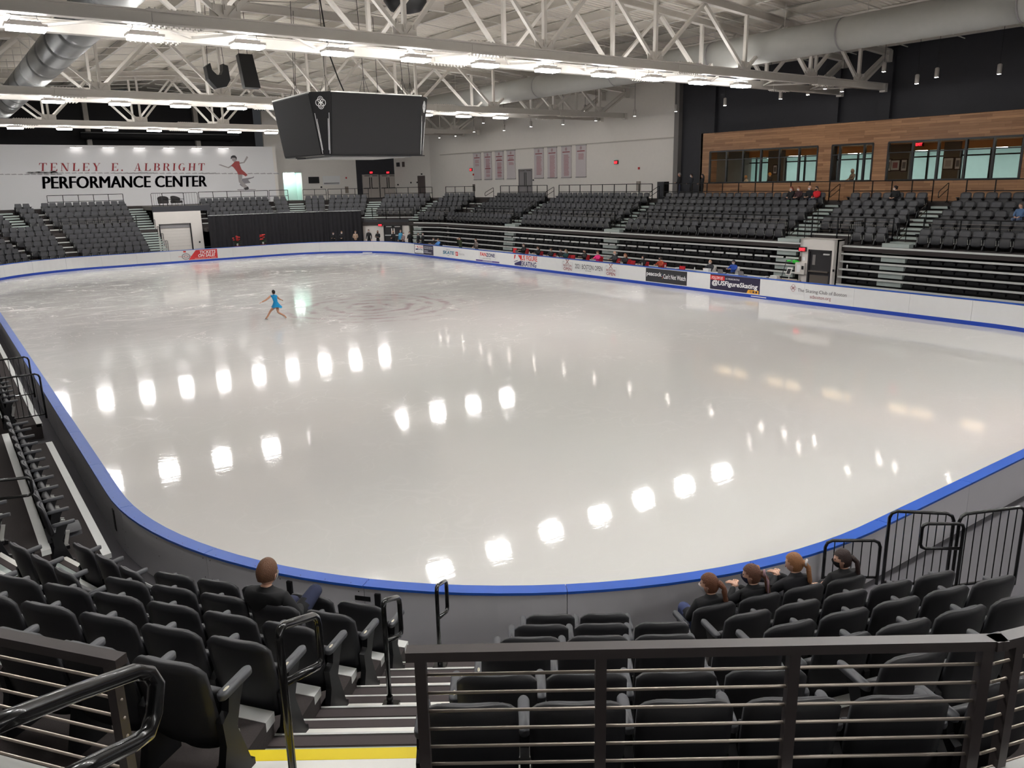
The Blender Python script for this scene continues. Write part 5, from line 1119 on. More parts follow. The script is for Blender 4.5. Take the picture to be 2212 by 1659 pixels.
# ================================================================ signs on the boards
def sfn(s0, s1, z0, z1, off=-.004):
    """unit rectangle -> strip of the board face, following its curve"""
    def f(a, b): P = path(s0+(s1-s0)*a, off); return Vector((P.x, P.y, z0+(z1-z0)*b))
    return f
def plate(par, name, s0, s1, z0, z1, m, off=-.003, slant=(0, 0)):
    n = max(1, int((s1-s0)/.3)); m_ = MB(); f = sfn(s0, s1, z0, z1, off); o = 0
    for i in range(n+1):
        for b in (0, 1):
            k = i/n; k2 = k*(1-(slant[0] if b == 0 else slant[1]))+(slant[0] if b == 0 else slant[1]); m_.v.append(f(k2, b))
    for i in range(n): m_.f.append([2*i, 2*i+2, 2*i+3, 2*i+1]); m_.m.append(0)
    return m_.build(name, m, par)
def words(par, s, s0, s1, z0, z1, m, bold=.01, shear=0, off=-.006): m_ = MB(); put_text(m_, s, sfn(s0, s1, z0, z1, off), bold, shear); return m_.build('lettering', m, par)
def shape(par, name, s0, s1, z0, z1, polys, m, off=-.007):
    m_ = MB(); f = sfn(s0, s1, z0, z1, off)
    for p in polys: o = len(m_.v); m_.v += [f(a, b) for a, b in p]; m_.f.append(list(range(o, o+len(p)))); m_.m.append(0)
    return m_.build(name, m, par)
def ringpoly(cx, cy, rx, ry, w_=.15, n=18):
    return [[(cx+rx*cos(2*pi*i/n), cy+ry*sin(2*pi*i/n)), (cx+rx*cos(2*pi*(i+1)/n), cy+ry*sin(2*pi*(i+1)/n)), (cx+rx*(1-w_)*cos(2*pi*(i+1)/n), cy+ry*(1-w_)*sin(2*pi*(i+1)/n)), (cx+rx*(1-w_)*cos(2*pi*i/n), cy+ry*(1-w_)*sin(2*pi*i/n))] for i in range(n)]
def sign(name, label, px0, px1):
    s0, s1 = board_s(px0, 0), board_s(px1, 0); P = path((s0+s1)/2, -.003); t = thing(name, label, 'sign', (P.x, P.y, .16)); return t, s0, s1
W8 = [[(.0, .5), (.1, 1), (.2, 1), (.12, .5)], [(.55, 1), (1, 1), (1, .3)], ]
def usfs(t, s0, s1, z0, z1, dark='ink_navy', red='ink_red'):
    H = z1-z0; L = s1-s0; e = s0+L*.33
    shape(t, 'boot_mark', s0, e, z0, z1, [[(.03, .52), (.12, .98), (.28, .98), (.2, .7)], [(.55, .98), (1.02, .98), (1.02, .45)]], red); shape(t, 'blade_mark', s0, e, z0, z1, [[(.1, .2), (.1, .02), (1, .02), (1, .5)], [(0, .3), (.5, .42), (.55, .5), (.1, .38)]], dark)
    words(t, 'US FIGURE', e+.02, s1, z0+H*.54, z1, red, .02); words(t, 'SKATING', e+.02, s1-L*.04, z0, z0+H*.46, dark, .02)
t, a, b = sign('board_sign', 'red parallelogram TICKETS ON SALE! sign on the far end boards', 388, 469.5)
m0 = board_s(407, 0); plate(t, 'panel', m0, b, .2, .93, 'sign_red', -.003, (0, .27)); words(t, 'TICKETS', a+(b-a)*.53, b-.12, .62, .86, 'sign_white', .02, .2); words(t, 'ON SALE!', a+(b-a)*.48, b-.2, .36, .6, 'sign_white', .02, .2); words(t, 'JANUARY 3-9, 2022', a+(b-a)*.38, b-.15, .24, .3, 'sign_white', .0, .1)
shape(t, 'ring_mark', a, m0+.2, .22, .74, ringpoly(.55, .5, .4, .5, .3)+ringpoly(.55, .5, .2, .25, .4), 'ink_grey'); words(t, 'Championships', a-.1, m0+.35, .42, .54, 'ink_red', .01, .3); shape(t, 'square_mark', a+.3, a+.5, .8, .92, [[(0, 0), (1, 0), (1, 1), (0, 1)]], 'ink_red')
t, a, b = sign('board_sign', 'dark blue sign with small white figure skating panel on the board corner', 895, 936)
plate(t, 'panel', a, b, .19, .95, 'sign_navy'); mm = a+(b-a)*.5; plate(t, 'white_panel', a+.08, mm-.05, .26, .9, 'sign_white', -.005); usfs(t, a+.16, mm-.1, .48, .82); words(t, 'OFFICIAL SITE', a+.25, mm-.2, .32, .38, 'ink_dark')
for k in range(4): words(t, ('US FIGURE SKATING', 'IS BRINGING SKATING', 'TOGETHER AT', 'USFIGURESKATING.ORG')[k], mm+.06, b-.12-(.0, 0, .7, .2)[k], (.76, .64, .46, .34)[k], (.84, .72, .53, .41)[k], 'sign_white', .012, 0, -.007)
t, a, b = sign('board_sign', 'teal LEARN TO SKATE USA sign with red sponsor block on white boards', 957, 1003.5)
mm = a+(b-a)*.5; words(t, 'SKATE', a, mm+.1, .42, .68, 'ink_teal', .03, .12); words(t, 'LEARN TO', a+.5, a+1.1, .74, .79, 'ink_dark'); words(t, 'USA', a+.65, a+.95, .3, .35, 'ink_dark'); q = a+(b-a)*.6; plate(t, 'red_block', q, q+.33, .38, .68, 'ink_red'); shape(t, 'oval_mark', q+.07, q+.26, .44, .62, ringpoly(.5, .5, .5, .5, .25)+ringpoly(.5, .5, .2, .5, .4), 'sign_white'); words(t, 'TOYOTA', q+.45, b, .46, .58, 'ink_grey', .005); words(t, 'Sponsored by', q+.4, b-.4, .74, .77, 'ink_grey')
t, a, b = sign('board_sign', 'red and navy FANZONE sign over a purple strip on white boards', 1028, 1078.5)
L = b-a; mm = a+L*.5; words(t, 'FAN', a+L*.2, a+L*.46, .58, .84, 'ink_red', .03); words(t, 'ZONE', a+L*.46, a+L*.82, .56, .82, 'ink_navy', .03); shape(t, 'outline_mark', a+L*.15, a+L*.86, .36, .94, [R_(0, 1, .985, 1), R_(0, .008, .1, 1), R_(.992, 1, .1, 1), R_(0, .2, .1, .115), R_(.75, 1, .1, .115)], 'ink_grey'); words(t, 'JOIN FOR FREE', a+L*.3, a+L*.66, .38, .46, 'ink_dark'); plate(t, 'purple_strip', a, b, .2, .3, 'ink_purple'); words(t, 'USFIGURESKATINGFANZONE.COM', a+L*.3, a+L*.7, .225, .275, 'sign_white', .01, 0, -.005)
t, a, b = sign('board_sign', 'large red and navy US FIGURE SKATING logo on white boards', 1110, 1161); usfs(t, a, b, .2, .93)
def bopen(t, a, b):
    z0, z1 = .26, .92; L = b-a; words(t, 'BOSTON', a+L*.12, b-L*.1, .5, .64, 'ink_maroon', .012); words(t, 'OPEN', a+L*.12, b-L*.1, .27, .46, 'ink_maroon', .012)
    shape(t, 'crossed_skates_mark', a+L*.33, b-L*.33, .66, .95, [[(0, .05), (.12, 0), (1, .95), (.9, 1)], [(1, .05), (.88, 0), (0, .95), (.1, 1)], [(0, .85), (.35, 1), (.3, .8)], [(1, .85), (.65, 1), (.7, .8)]], 'ink_maroon'); shape(t, 'box_mark', a, b, .25, .78, [R_(0, .25, .985, 1), R_(.75, 1, .985, 1), R_(0, .012, .1, 1), R_(.988, 1, .1, 1), R_(0, .1, .1, .11), R_(.9, 1, .1, .11)], 'ink_grey'); words(t, 'THE', a+L*.04, a+L*.2, .8, .84, 'ink_grey')
t, a, b = sign('board_sign', 'maroon BOSTON OPEN crossed skates logo left of the 2021 lettering', 1214.5, 1237); bopen(t, a, b)
t, a, b = sign('board_sign', 'black 2021 BOSTON OPEN lettering between two maroon logos', 1242, 1301); words(t, '2021 BOSTON OPEN', a, b, .46, .74, 'ink_dark', .004); words(t, 'NORWOOD, MA', a+(b-a)*.38, a+(b-a)*.6, .34, .4, 'ink_dark')
t, a, b = sign('board_sign', 'maroon BOSTON OPEN crossed skates logo right of the 2021 lettering', 1307, 1332); bopen(t, a, b)
t, a, b = sign('board_sign', "dark grey sign reading peacock Can't Not Watch on white boards", 1395, 1484); L = b-a; plate(t, 'panel', a, b, .2, .93, 'sign_black'); words(t, 'peacock', a+L*.02, a+L*.4, .46, .76, 'sign_white', .02); words(t, "Can't Not Watch", a+L*.44, a+L*.97, .44, .7, 'sign_white', .015)
for k, m in enumerate(('ink_gold', 'ink_red', 'ink_purple', 'ink_teal', 'leaf')): plate(t, 'colour_dot', a+L*.415, a+L*.425, .42+.075*k, .47+.075*k, m, -.006)
t, a, b = sign('board_sign', 'navy sign reading FOLLOW US @USFigureSkating with gold tag', 1534, 1641); L = b-a; plate(t, 'panel', a, b, .2, .95, 'sign_navy'); plate(t, 'red_flag', a, a+L*.3, .68, .9, 'ink_red', -.005); words(t, 'FOLLOW US', a+L*.03, a+L*.26, .72, .86, 'sign_white', .015, .15, -.007); words(t, 'U.S. FIGURE SKATING', a+L*.32, a+L*.6, .75, .83, 'sign_white', .01, .1); words(t, '@USFigureSkating', a+L*.04, a+L*.96, .36, .68, 'sign_white', .025, .12); plate(t, 'gold_tag', a+L*.75, a+L*.98, .2, .37, 'ink_gold', -.005, (0, .12))
for k in range(3): shape(t, 'icon_mark', a+L*(.81+.055*k), a+L*(.845+.055*k), .24, .33, [[(0, 0), (1, 0), (1, 1), (0, 1)]] if k else ringpoly(.5, .5, .5, .5, .4), 'sign_navy', -.008)
t, a, b = sign('board_sign', 'grey The Skating Club of Boston lettering with emblem on white boards', 1706, 1828); L = b-a; words(t, 'The Skating Club of Boston', a+L*.14, b, .5, .7, 'ink_dark', -.002); words(t, 'scboston.org', a+L*.37, a+L*.74, .26, .46, 'ink_maroon', -.002); shape(t, 'emblem', a, a+L*.11, .52, .86, ringpoly(.5, .72, .3, .28, .2)+ringpoly(.5, .28, .3, .28, .2)+ringpoly(.25, .5, .25, .24, .2)+ringpoly(.75, .5, .25, .24, .2)+ringpoly(.5, .5, .14, .14, .3), 'ink_rose')
for px0, px1 in ((1624, 1657),):
    t, a, b = sign('kick_patch', 'thin white strip along the blue kick plate right of the navy sign', px0, px1); plate(t, 'strip', a, b, .06, .1, 'sign_white', -.012)
t, a, b = sign('kick_patch', 'thin white strip along the blue kick plate at the far board corner', 783, 803); plate(t, 'strip', a, b, .0, .06, 'sign_white', -.012)
# ================================================================ people
SKINS = {'a': srgb(214, 170, 146), 'b': srgb(186, 136, 108), 'c': srgb(196, 150, 128)}
for k, v in SKINS.items(): mat('skin_'+k, v, .5, var=.06)
mat('eye', srgb(30, 24, 22), .2); mat('lip', srgb(160, 90, 84), .5)
def cloth(r, g, b):
    n = 'cloth_%d_%d_%d' % (r, g, b)
    if n not in MATS: mat(n, srgb(r, g, b), .85, var=.12, vscale=12)
    return n
def hairm(r, g, b):
    n = 'hair_%d_%d_%d' % (r, g, b)
    if n not in MATS: mat(n, srgb(r, g, b), .55, var=.3, vscale=60, bump=.5, bscale=120)
    return n
BONES = [('pelvis', 'belly', 't'), ('belly', 'chest', 't'), ('chest', 'neckb', 't'), ('neckb', 'neck', 'n'), ('chest', 'shL', 't'), ('chest', 'shR', 't'), ('shL', 'elL', 'u'), ('shR', 'elR', 'u'), ('elL', 'wrL', 'f'), ('elR', 'wrR', 'f'),
         ('pelvis', 'hipL', 'p'), ('pelvis', 'hipR', 'p'), ('hipL', 'knL', 'p'), ('hipR', 'knR', 'p'), ('knL', 'anL', 'q'), ('knR', 'anR', 'q'), ('anL', 'toeL', 's'), ('anR', 'toeR', 's')]
RAD0 = dict(pelvis=.14, belly=.125, chest=.145, neckb=.075, neck=.052, sh=.075, el=.05, wr=.034, hip=.095, kn=.066, an=.045, toe=.036)
PEND_P = []
def head_mesh(mb, C, M, s, mask_reg=True):
    """egg-shaped head with brow, nose, mouth, eyes and ears; M maps head axes to the body"""
    o = len(mb.v); nu, nv = 18, 14; vs = []; fs = []
    def hp(th, ph):
        x, y, z = sin(th)*cos(ph), sin(th)*sin(ph), cos(th); k = 1-.2*max(0, -z)**1.5; X, Y, Z = x*.074*k, y*.094*(1-.1*max(0, -z)), z*.118
        if y > .55 and abs(x) < .22: Y += .022*max(0, 1-abs(x)/.2)*max(0, 1-abs(z+.12)/.3)
        if y > .3 and -.75 < z < -.45: Y += .006
        return Vector((X, Y, Z))
    for i in range(1, nv): vs += [hp(pi*i/nv, 2*pi*j/nu) for j in range(nu)]
    vs += [Vector((0, 0, .118)), Vector((0, 0, -.112))]; T = len(vs)-2
    for i in range(nv-2):
        for j in range(nu): fs.append((i*nu+j, (i+1)*nu+j, (i+1)*nu+(j+1) % nu, i*nu+(j+1) % nu))
    for j in range(nu): fs.append((T, j, (j+1) % nu)); fs.append((T+1, (nv-2)*nu+(j+1) % nu, (nv-2)*nu+j))
    mb.add([C+M @ (v*s) for v in vs], fs, 0)
    for sx in (-1, 1):
        mb.ell(C+M @ (Vector((sx*.03, .083, .012))*s), (.011*s, .009*s, .009*s), 6, 6, 4, M); mb.ell(C+M @ (Vector((sx*.075, -.005, -.005))*s), (.01*s, .022*s, .032*s), 0, 6, 5, M)
    mb.ell(C+M @ (Vector((0, .088, -.055))*s), (.024*s, .008*s, .008*s), 7, 8, 4, M)
def hair_mesh(style, s):
    """cap over the skull in head axes, with a tail, bun or long fall"""
    mb = MB(); nu, nv = 20, 14; idx = {}
    def keep(x, y, z):
        if style == 'bald': return z < .25 and z > -.35 and y < -.1
        if style in ('hood',): return not (y > .45 and z < .55)
        lim = -.35 if style in ('short', 'cap') else -.62
        return (z > .42) or (y < .25 and z > lim and (y < -.05 or z > 0)) or (y < .5 and z > .2)
    kx = 1.2 if style == 'hood' else 1.09
    P = lambda i, j: (sin(pi*i/nv)*cos(2*pi*j/nu), sin(pi*i/nv)*sin(2*pi*j/nu), cos(pi*i/nv))
    for i in range(nv):
        for j in range(nu):
            q = [P(i, j), P(i+1, j), P(i+1, j+1), P(i, j+1)]; c = [sum(p[k] for p in q)/4 for k in range(3)]
            if keep(*c):
                f = []
                for (a, b) in ((i, j), (i+1, j), (i+1, (j+1) % nu), (i, (j+1) % nu)):
                    key = (a, b if 0 < a < nv else 0)
                    if key not in idx:
                        x, y, z = P(a, b); w_ = 1+.02*sin(b*2.1+a); idx[key] = len(mb.v); mb.v.append(Vector((x*.078*kx*w_, y*.098*kx*w_-.004, z*.122*kx+.003))*s)
                    if idx[key] not in f: f.append(idx[key])
                if len(f) > 2: mb.f.append(f); mb.m.append(0)
    if style in ('ponytail', 'curly'):
        n = 9; mb.tube([Vector((.004*sin(k*1.3), -.1-.028*min(k, 2)-.004*k, .035-.034*k))*s for k in range(n)], [.026*s*(1.15-.02*k if style == 'ponytail' else 1.25+.15*sin(k*2.4)-.04*k) for k in range(n-1)]+[.006*s], 9)
    if style == 'bun': mb.ell(Vector((0, -.105, .05))*s, (.035*s, .03*s, .035*s), 0, 10, 7)
    if style == 'long': mb.tube([Vector((0, -.06, .02))*s, Vector((0, -.085, -.08))*s, Vector((0, -.09, -.18))*s, Vector((0, -.085, -.26))*s], [.07*s, .078*s, .07*s, .05*s], 10)
    if style == 'cap': mb.ell(Vector((0, .09, .055))*s, (.065*s, .06*s, .01*s), 0, 10, 4)
    return mb
def hand(mb, W, d, up, s, mi=0, curl=.5, thumb=1):
    """palm, four unequal bent fingers and a thumb leaving the side of the palm"""
    d = d.normalized(); r = d.cross(up).normalized() if d.cross(up).length > .01 else Vector((1, 0, 0)); n = r.cross(d).normalized()
    mb.ell(W+d*.04*s, (.05*s, .038*s, .017*s), mi, 8, 6, Matrix((d, r, n)).transposed())
    for k, (off, L) in enumerate(((-.027, .062), (-.009, .072), (.009, .068), (.026, .052))):
        a = W+d*.08*s+r*off*s; b = a+(d*cos(curl*.5)-n*sin(curl*.5))*L*.55*s; c = b+(d*cos(curl*1.4)-n*sin(curl*1.4))*L*.5*s; mb.tube([a-d*.015*s, a, b, c], [.0085*s, .009*s, .008*s, .006*s], 6, mi)
    a = W+d*.025*s-r*.03*s*thumb; b = a+(d*.7-r*.6*thumb).normalized()*.035*s; c = b+(d*.95-r*.2*thumb-n*.2).normalized()*.028*s; mb.tube([a+r*.01*s*thumb, a, b, c], [.011*s, .0105*s, .009*s, .007*s], 6, mi)
def person(label, J, look, s=1.0, top=(30, 30, 34), bottom=(30, 34, 50), shoe=(30, 30, 32), skin='a', hair='short', haircol=(70, 50, 38), mask=None, sleeves=True, bare_legs=False, loc=None, group=None, sub=1, radii=None, curl=.6, extra=None, cap=None, headup=None):
    """J: joints in world space; look: facing of the head"""
    loc = loc or Vector((J['pelvis'].x, J['pelvis'].y, min(v.z for v in J.values()))); t = thing('person', label, 'person', loc, 0, group)
    names = list(J.keys()); ix = {n: i for i, n in enumerate(names)}; me = bpy.data.meshes.new('sk'); me.from_pydata([tuple(J[n]) for n in names], [(ix[a], ix[b]) for a, b, _ in BONES], [])
    ob = bpy.data.objects.new('sk', me); COL.objects.link(ob); md = ob.modifiers.new('s', 'SKIN'); md.use_smooth_shade = True; sd = me.skin_vertices[0].data
    R = dict(RAD0); R.update(radii or {})
    for n in names: r = R.get(n) or R.get(n[:-1]); f = 1.0; sd[ix[n]].radius = (r*s, r*s*(.8 if n in ('chest', 'belly', 'pelvis') else 1))
    sd[ix['pelvis']].use_root = True
    m2 = ob.modifiers.new('u', 'SUBSURF'); m2.levels = sub; m2.render_levels = sub
    fw = look.normalized(); rt = fw.cross(Vector((0, 0, 1))).normalized(); up = headup or rt.cross(fw); M = Matrix((rt, fw, up)).transposed()
    hc = J['neck']+up*.085*s+fw*.018*s
    sk = 'skin_'+skin; mats = [sk, cloth(*top), cloth(*bottom), cloth(*shoe), cloth(*top) if sleeves else sk, sk if bare_legs else cloth(*bottom), 'eye', 'lip']
    PEND_P.append((t, ob, dict(J), mats, hc, M, s, curl)); PMt = PM[t.name]
    T4 = Matrix.Translation(hc-loc) @ M.to_4x4()
    if hair != 'none':
        hm = hair_mesh(hair, s); hm.v = [T4 @ v for v in hm.v]; link('hair' if hair not in ('hood', 'cap') else ('hood' if hair == 'hood' else 'cap'), hm.mesh('hair', hairm(*haircol) if hair not in ('hood', 'cap') else cloth(*haircol), True), t)
    if mask:
        mm = MB()
        def f(u, v):
            ph = pi/2+(u-.5)*2.3; th = pi*.53+v*pi*.28; k = 1.07*(1-.12*v); return Vector((.078*k*sin(th)*cos(ph), .1*k*sin(th)*sin(ph)+.012*(1-abs(2*u-1)), .12*cos(th)))*s
        grid(mm, 8, 4, lambda u, v: f(u, v)); mm.v = [T4 @ v for v in mm.v]; link('face_mask', mm.mesh('face_mask', cloth(*mask), True), t)
    return t
def finish_people():
    dg = bpy.context.evaluated_depsgraph_get()
    for t, ob, J, mats, hc, M, s, curl in PEND_P:
        me = bpy.data.meshes.new_from_object(ob.evaluated_get(dg)); mb = MB(); loc = PM[t.name].translation
        reg = {'t': 1, 'n': 0, 'u': 4 if mats[4] == mats[0] else 1, 'f': 4, 'p': 5 if mats[5] == mats[0] else 2, 'q': 5, 's': 3}
        segs = [(J[a], J[b], r) for a, b, r in BONES]; vs = [v.co.copy() for v in me.vertices]; fs = []; ms = []
        for p in me.polygons:
            c = p.center; best = 9
            for a, b, r in segs:
                d = b-a; k = max(0, min(1, (c-a).dot(d)/max(d.length_squared, 1e-6))); q = (a+d*k-c).length/(1.4 if r in 't' else 1)
                if q < best: best = q; rr = r
            fs.append(list(p.vertices)); ms.append(reg[rr])
        mb.add(vs, fs); mb.m = ms; head_mesh(mb, hc, M, s)
        for sd, th in (('L', 1), ('R', -1)): hand(mb, J['wr'+sd], J['wr'+sd]-J['el'+sd], Vector((0, 0, 1)), s, 0, curl, th)
        mb.v = [v-loc for v in mb.v]; m_ = mb.mesh('body', mats, True); b = link('body', m_, t); bpy.data.objects.remove(ob); bpy.data.meshes.remove(me)
def frame(P, rz): return Matrix.Translation(P) @ Matrix.Rotation(rz, 4, 'Z')
def pose_stand(s=1.0, arms='down', lean=0):
    J = dict(pelvis=(0, 0, .94), belly=(0, .01, 1.1), chest=(0, -.005+lean*.5, 1.27), neckb=(0, -.02+lean, 1.42), neck=(0, -.01+lean, 1.5), shL=(-.17, -.02+lean, 1.37), shR=(.17, -.02+lean, 1.37), elL=(-.24, -.03+lean, 1.1), elR=(.24, -.03+lean, 1.1), wrL=(-.25, .06+lean, .87), wrR=(.25, .06+lean, .87),
             hipL=(-.09, 0, .88), hipR=(.09, 0, .88), knL=(-.1, .02, .49), knR=(.1, .02, .49), anL=(-.11, -.02, .08), anR=(.11, -.02, .08), toeL=(-.13, .14, .04), toeR=(.13, .14, .04))
    if arms == 'crossed': J.update(elL=(-.24, .06, 1.1), elR=(.24, .06, 1.1), wrL=(.06, .22, 1.15), wrR=(-.06, .2, 1.12))
    if arms == 'front': J.update(elL=(-.23, .05+lean, 1.1), elR=(.23, .05+lean, 1.1), wrL=(-.07, .24+lean, 1.08), wrR=(.07, .24+lean, 1.08))
    if arms == 'camera': J.update(elL=(-.24, .12, 1.2), elR=(.24, .12, 1.2), wrL=(-.07, .22, 1.5), wrR=(.07, .22, 1.5))
    return {k: Vector(v)*s for k, v in J.items()}
def pose_sit(s=1.0, arms='lap', lean=0.0, legs='', z0=.0):
    J = dict(pelvis=(0, .22, .5), belly=(0, .18+lean*.4, .64), chest=(0, .14+lean*.75, .79), neckb=(0, .12+lean, .93), neck=(0, .14+lean*1.1, 1.0), shL=(-.17, .12+lean, .88), shR=(.17, .12+lean, .88), elL=(-.22, .22+lean*.8, .66), elR=(.22, .22+lean*.8, .66), wrL=(-.1, .42+lean*.5, .62), wrR=(.1, .42+lean*.5, .62),
             hipL=(-.09, .24, .5), hipR=(.09, .24, .5), knL=(-.12, .62, .53), knR=(.12, .62, .53), anL=(-.12, .66, .1), anR=(.12, .66, .1), toeL=(-.13, .8, .05), toeR=(.13, .8, .05))
    if arms == 'table': J.update(elL=(-.25, .3+lean, .72), elR=(.25, .3+lean, .72), wrL=(-.12, .5+lean, .76), wrR=(.12, .5+lean, .76))
    if arms == 'chin': J.update(elL=(-.2, .36+lean, .66), wrL=(-.05, .3+lean, .9), elR=(.22, .28+lean, .66))
    if arms == 'clasp': J.update(elL=(-.21, .3+lean, .68), elR=(.21, .3+lean, .68), wrL=(-.03, .46+lean, .78), wrR=(.03, .46+lean, .78))
    if legs == 'cross': J.update(knR=(.16, .58, .7), anR=(-.02, .8, .46), toeR=(-.1, .92, .46))
    if legs == 'up': J.update(knL=(-.09, .6, .74), knR=(.11, .58, .72), anL=(-.1, 1.02, .53), anR=(.06, 1.02, .53), toeL=(-.1, 1.05, .67), toeR=(.06, 1.05, .67))
    if legs == 'knee': J.update(knL=(-.1, .58, .64), anL=(-.1, .56, .28), toeL=(-.1, .7, .24))
    return {k: Vector(v)*s+Vector((0, 0, z0)) for k, v in J.items()}
def put(J, P, rz): M = frame(P, rz); return {k: M @ v for k, v in J.items()}
def az(a): return Vector((sin(RAD(a)), cos(RAD(a)), 0))       # compass direction, 0 = +Y, 90 = +X
# ---- near spectators
def nseat(phi, i, u): D = TIP[i]+.42; return fp('N', phi, D, u, FLOOR[i]), RAD(phi+90)
P, rz = nseat(216, 2, .9); P += Vector((sin(RAD(54)), cos(RAD(54)), 0))*.4; J = put(pose_sit(1.04, 'lap', -.06, 'cross'), P, rz)
person('man with short reddish brown hair in black jacket seated left of the striped aisle', J, az(60)+Vector((0, 0, -.1)), 1.04, (26, 26, 28), (38, 44, 70), (40, 40, 44), 'a', 'short', (104, 70, 48), (210, 214, 220), sub=2)
n = 4; u0 = -TIP[0]*T9+.12
GIRLS = [('girl with curly brown ponytail in black top and blue patterned leggings', .5, 'lap', 'knee', (24, 24, 27), (62, 72, 112), 'curly', (104, 62, 40), (226, 226, 228), 330, .02),
         ('girl with braided brown hair in black jacket clasping her hands', 1.45, 'clasp', '', (24, 24, 27), (30, 30, 36), 'ponytail', (96, 60, 42), (60, 60, 84), 322, .04),
         ('girl with light brown ponytail resting tan shoes on the blue cap rail', 2.5, 'clasp', 'up', (26, 26, 30), (44, 42, 46), 'ponytail', (152, 104, 66), None, 335, .1),
         ('girl with long dark ponytail in black jacket beside the low barred rail', 3.5, 'lap', '', (24, 24, 26), (34, 34, 38), 'ponytail', (48, 30, 26), (30, 28, 30), 318, .0)]
for lab, k, arms, legs, tp, bt, hr, hcl, mk, lk, ln in GIRLS:
    P, rz = nseat(252, 0, u0+PITCH*k); J = put(pose_sit(.95, arms, ln, legs), P, rz)
    t = person(lab, J, az(lk)+Vector((0, 0, -.05)), .95, tp, bt, (170, 120, 84) if legs == 'up' else (44, 44, 48), 'a', hr, hcl, mk, sub=2)
    if legs == 'up' or 'braided' in lab:
        hc = J['neck']; m_ = MB(); bk = -az(lk); c = hc+Vector((0, 0, .115))+bk*.11
        m_.tube([c+Vector((cos(a)*.028*az(lk+90).x, cos(a)*.028*az(lk+90).y, sin(a)*.028)) for a in [2*pi*i/12 for i in range(12)]], .013, 6, closed=True)
        if 'braided' in lab:
            for q in (-.02, .02): m_.tube([c, c+bk*.04+az(lk+90)*q+Vector((0, 0, -.08)), c+bk*.05+az(lk+90)*q*1.6+Vector((0, 0, -.22))], [.012, .014, .008], 6)
        m_.build('hair_ribbon', cloth(206, 200, 200) if legs == 'up' else cloth(150, 120, 128), t, True)
# ---- the skater on the ice: joints laid out on her own upright plane
S0 = Vector((-5.0, -1.55, 0)); vd = Vector((S0.x-CAM.x, S0.y-CAM.y, 0)).normalized()
def sj(px, py, dd=0.0): d = ray(px, py); return CAM+d*(((S0-CAM).dot(vd)+dd)/d.dot(vd))
J = dict(pelvis=sj(596, 659), belly=sj(595, 651.5, .02), chest=sj(592.8, 643.5, .03), neckb=sj(591, 637.5, .02), neck=sj(591.3, 634.6, .02), shL=sj(585.6, 638.6), shR=sj(597, 639), elL=sj(575.5, 647.5, -.1), elR=sj(602, 645, .12), wrL=sj(565.6, 652.6, -.15), wrR=sj(607.5, 647.5, .25),
         hipL=sj(594, 662), hipR=sj(598.5, 662, .05), knL=sj(584.5, 671.5, .15), knR=sj(601, 675, -.1), anL=sj(577, 685.5, .1), anR=sj(615, 682, -.25), toeL=sj(573.6, 688.3, .15), toeR=sj(618.8, 687.2, -.25))
gz0 = min(J['toeL'].z, J['anL'].z)-.065
sk = person('figure skater in short bright blue dress lunging across the ice', J, az(340), .82, (22, 140, 196), (22, 140, 196), (200, 150, 124), 'b', 'bun', (34, 28, 28), None, False, True, sub=2, curl=.3, loc=Vector((S0.x, S0.y, 0)), radii=dict(pelvis=.13, belly=.105, chest=.125, hip=.1, kn=.062, an=.045, sh=.06))
m_ = MB(); c = sj(595.5, 653); n = 22; e = sj(598, 664)
for k, (f, rr) in enumerate(((0, .115), (.35, .145), (.7, .19), (1, .235))):
    cc = c.lerp(e, f)
    for j in range(n): a = 2*pi*j/n; w_ = 1+.1*f*sin(a*5); m_.v.append(cc+Vector((RT.x, RT.y, 0)).normalized()*rr*cos(a)*w_+vd*rr*.8*sin(a)*w_+Vector((0, 0, .03*f*sin(a*3))))
for k in range(3):
    for j in range(n): m_.f.append([k*n+j, k*n+(j+1) % n, (k+1)*n+(j+1) % n, (k+1)*n+j]); m_.m.append(0)
m_.build('skirt', cloth(22, 140, 196), sk, True)
for a_, b_ in (('anL', 'toeL'), ('anR', 'toeR')):
    p, q = J[a_], J[b_]; d = (q-p).normalized(); dn = Vector((0, 0, -1)) if a_ == 'anL' else (Vector((0, 0, -1))-d*d.dot(Vector((0, 0, -1)))).normalized()
    base = p-d*.05+dn*.075; tip = q+d*.05+dn*.05
    if a_ == 'anL': base.z = tip.z = .012
    MB().beam(base, tip, .006, .02).build('skate_blade', 'trim_silver', sk); MB().beam(base.lerp(tip, .25)-dn*.0, p+dn*.01, .02, .03).build('blade_stanchion', 'trim_silver', sk)
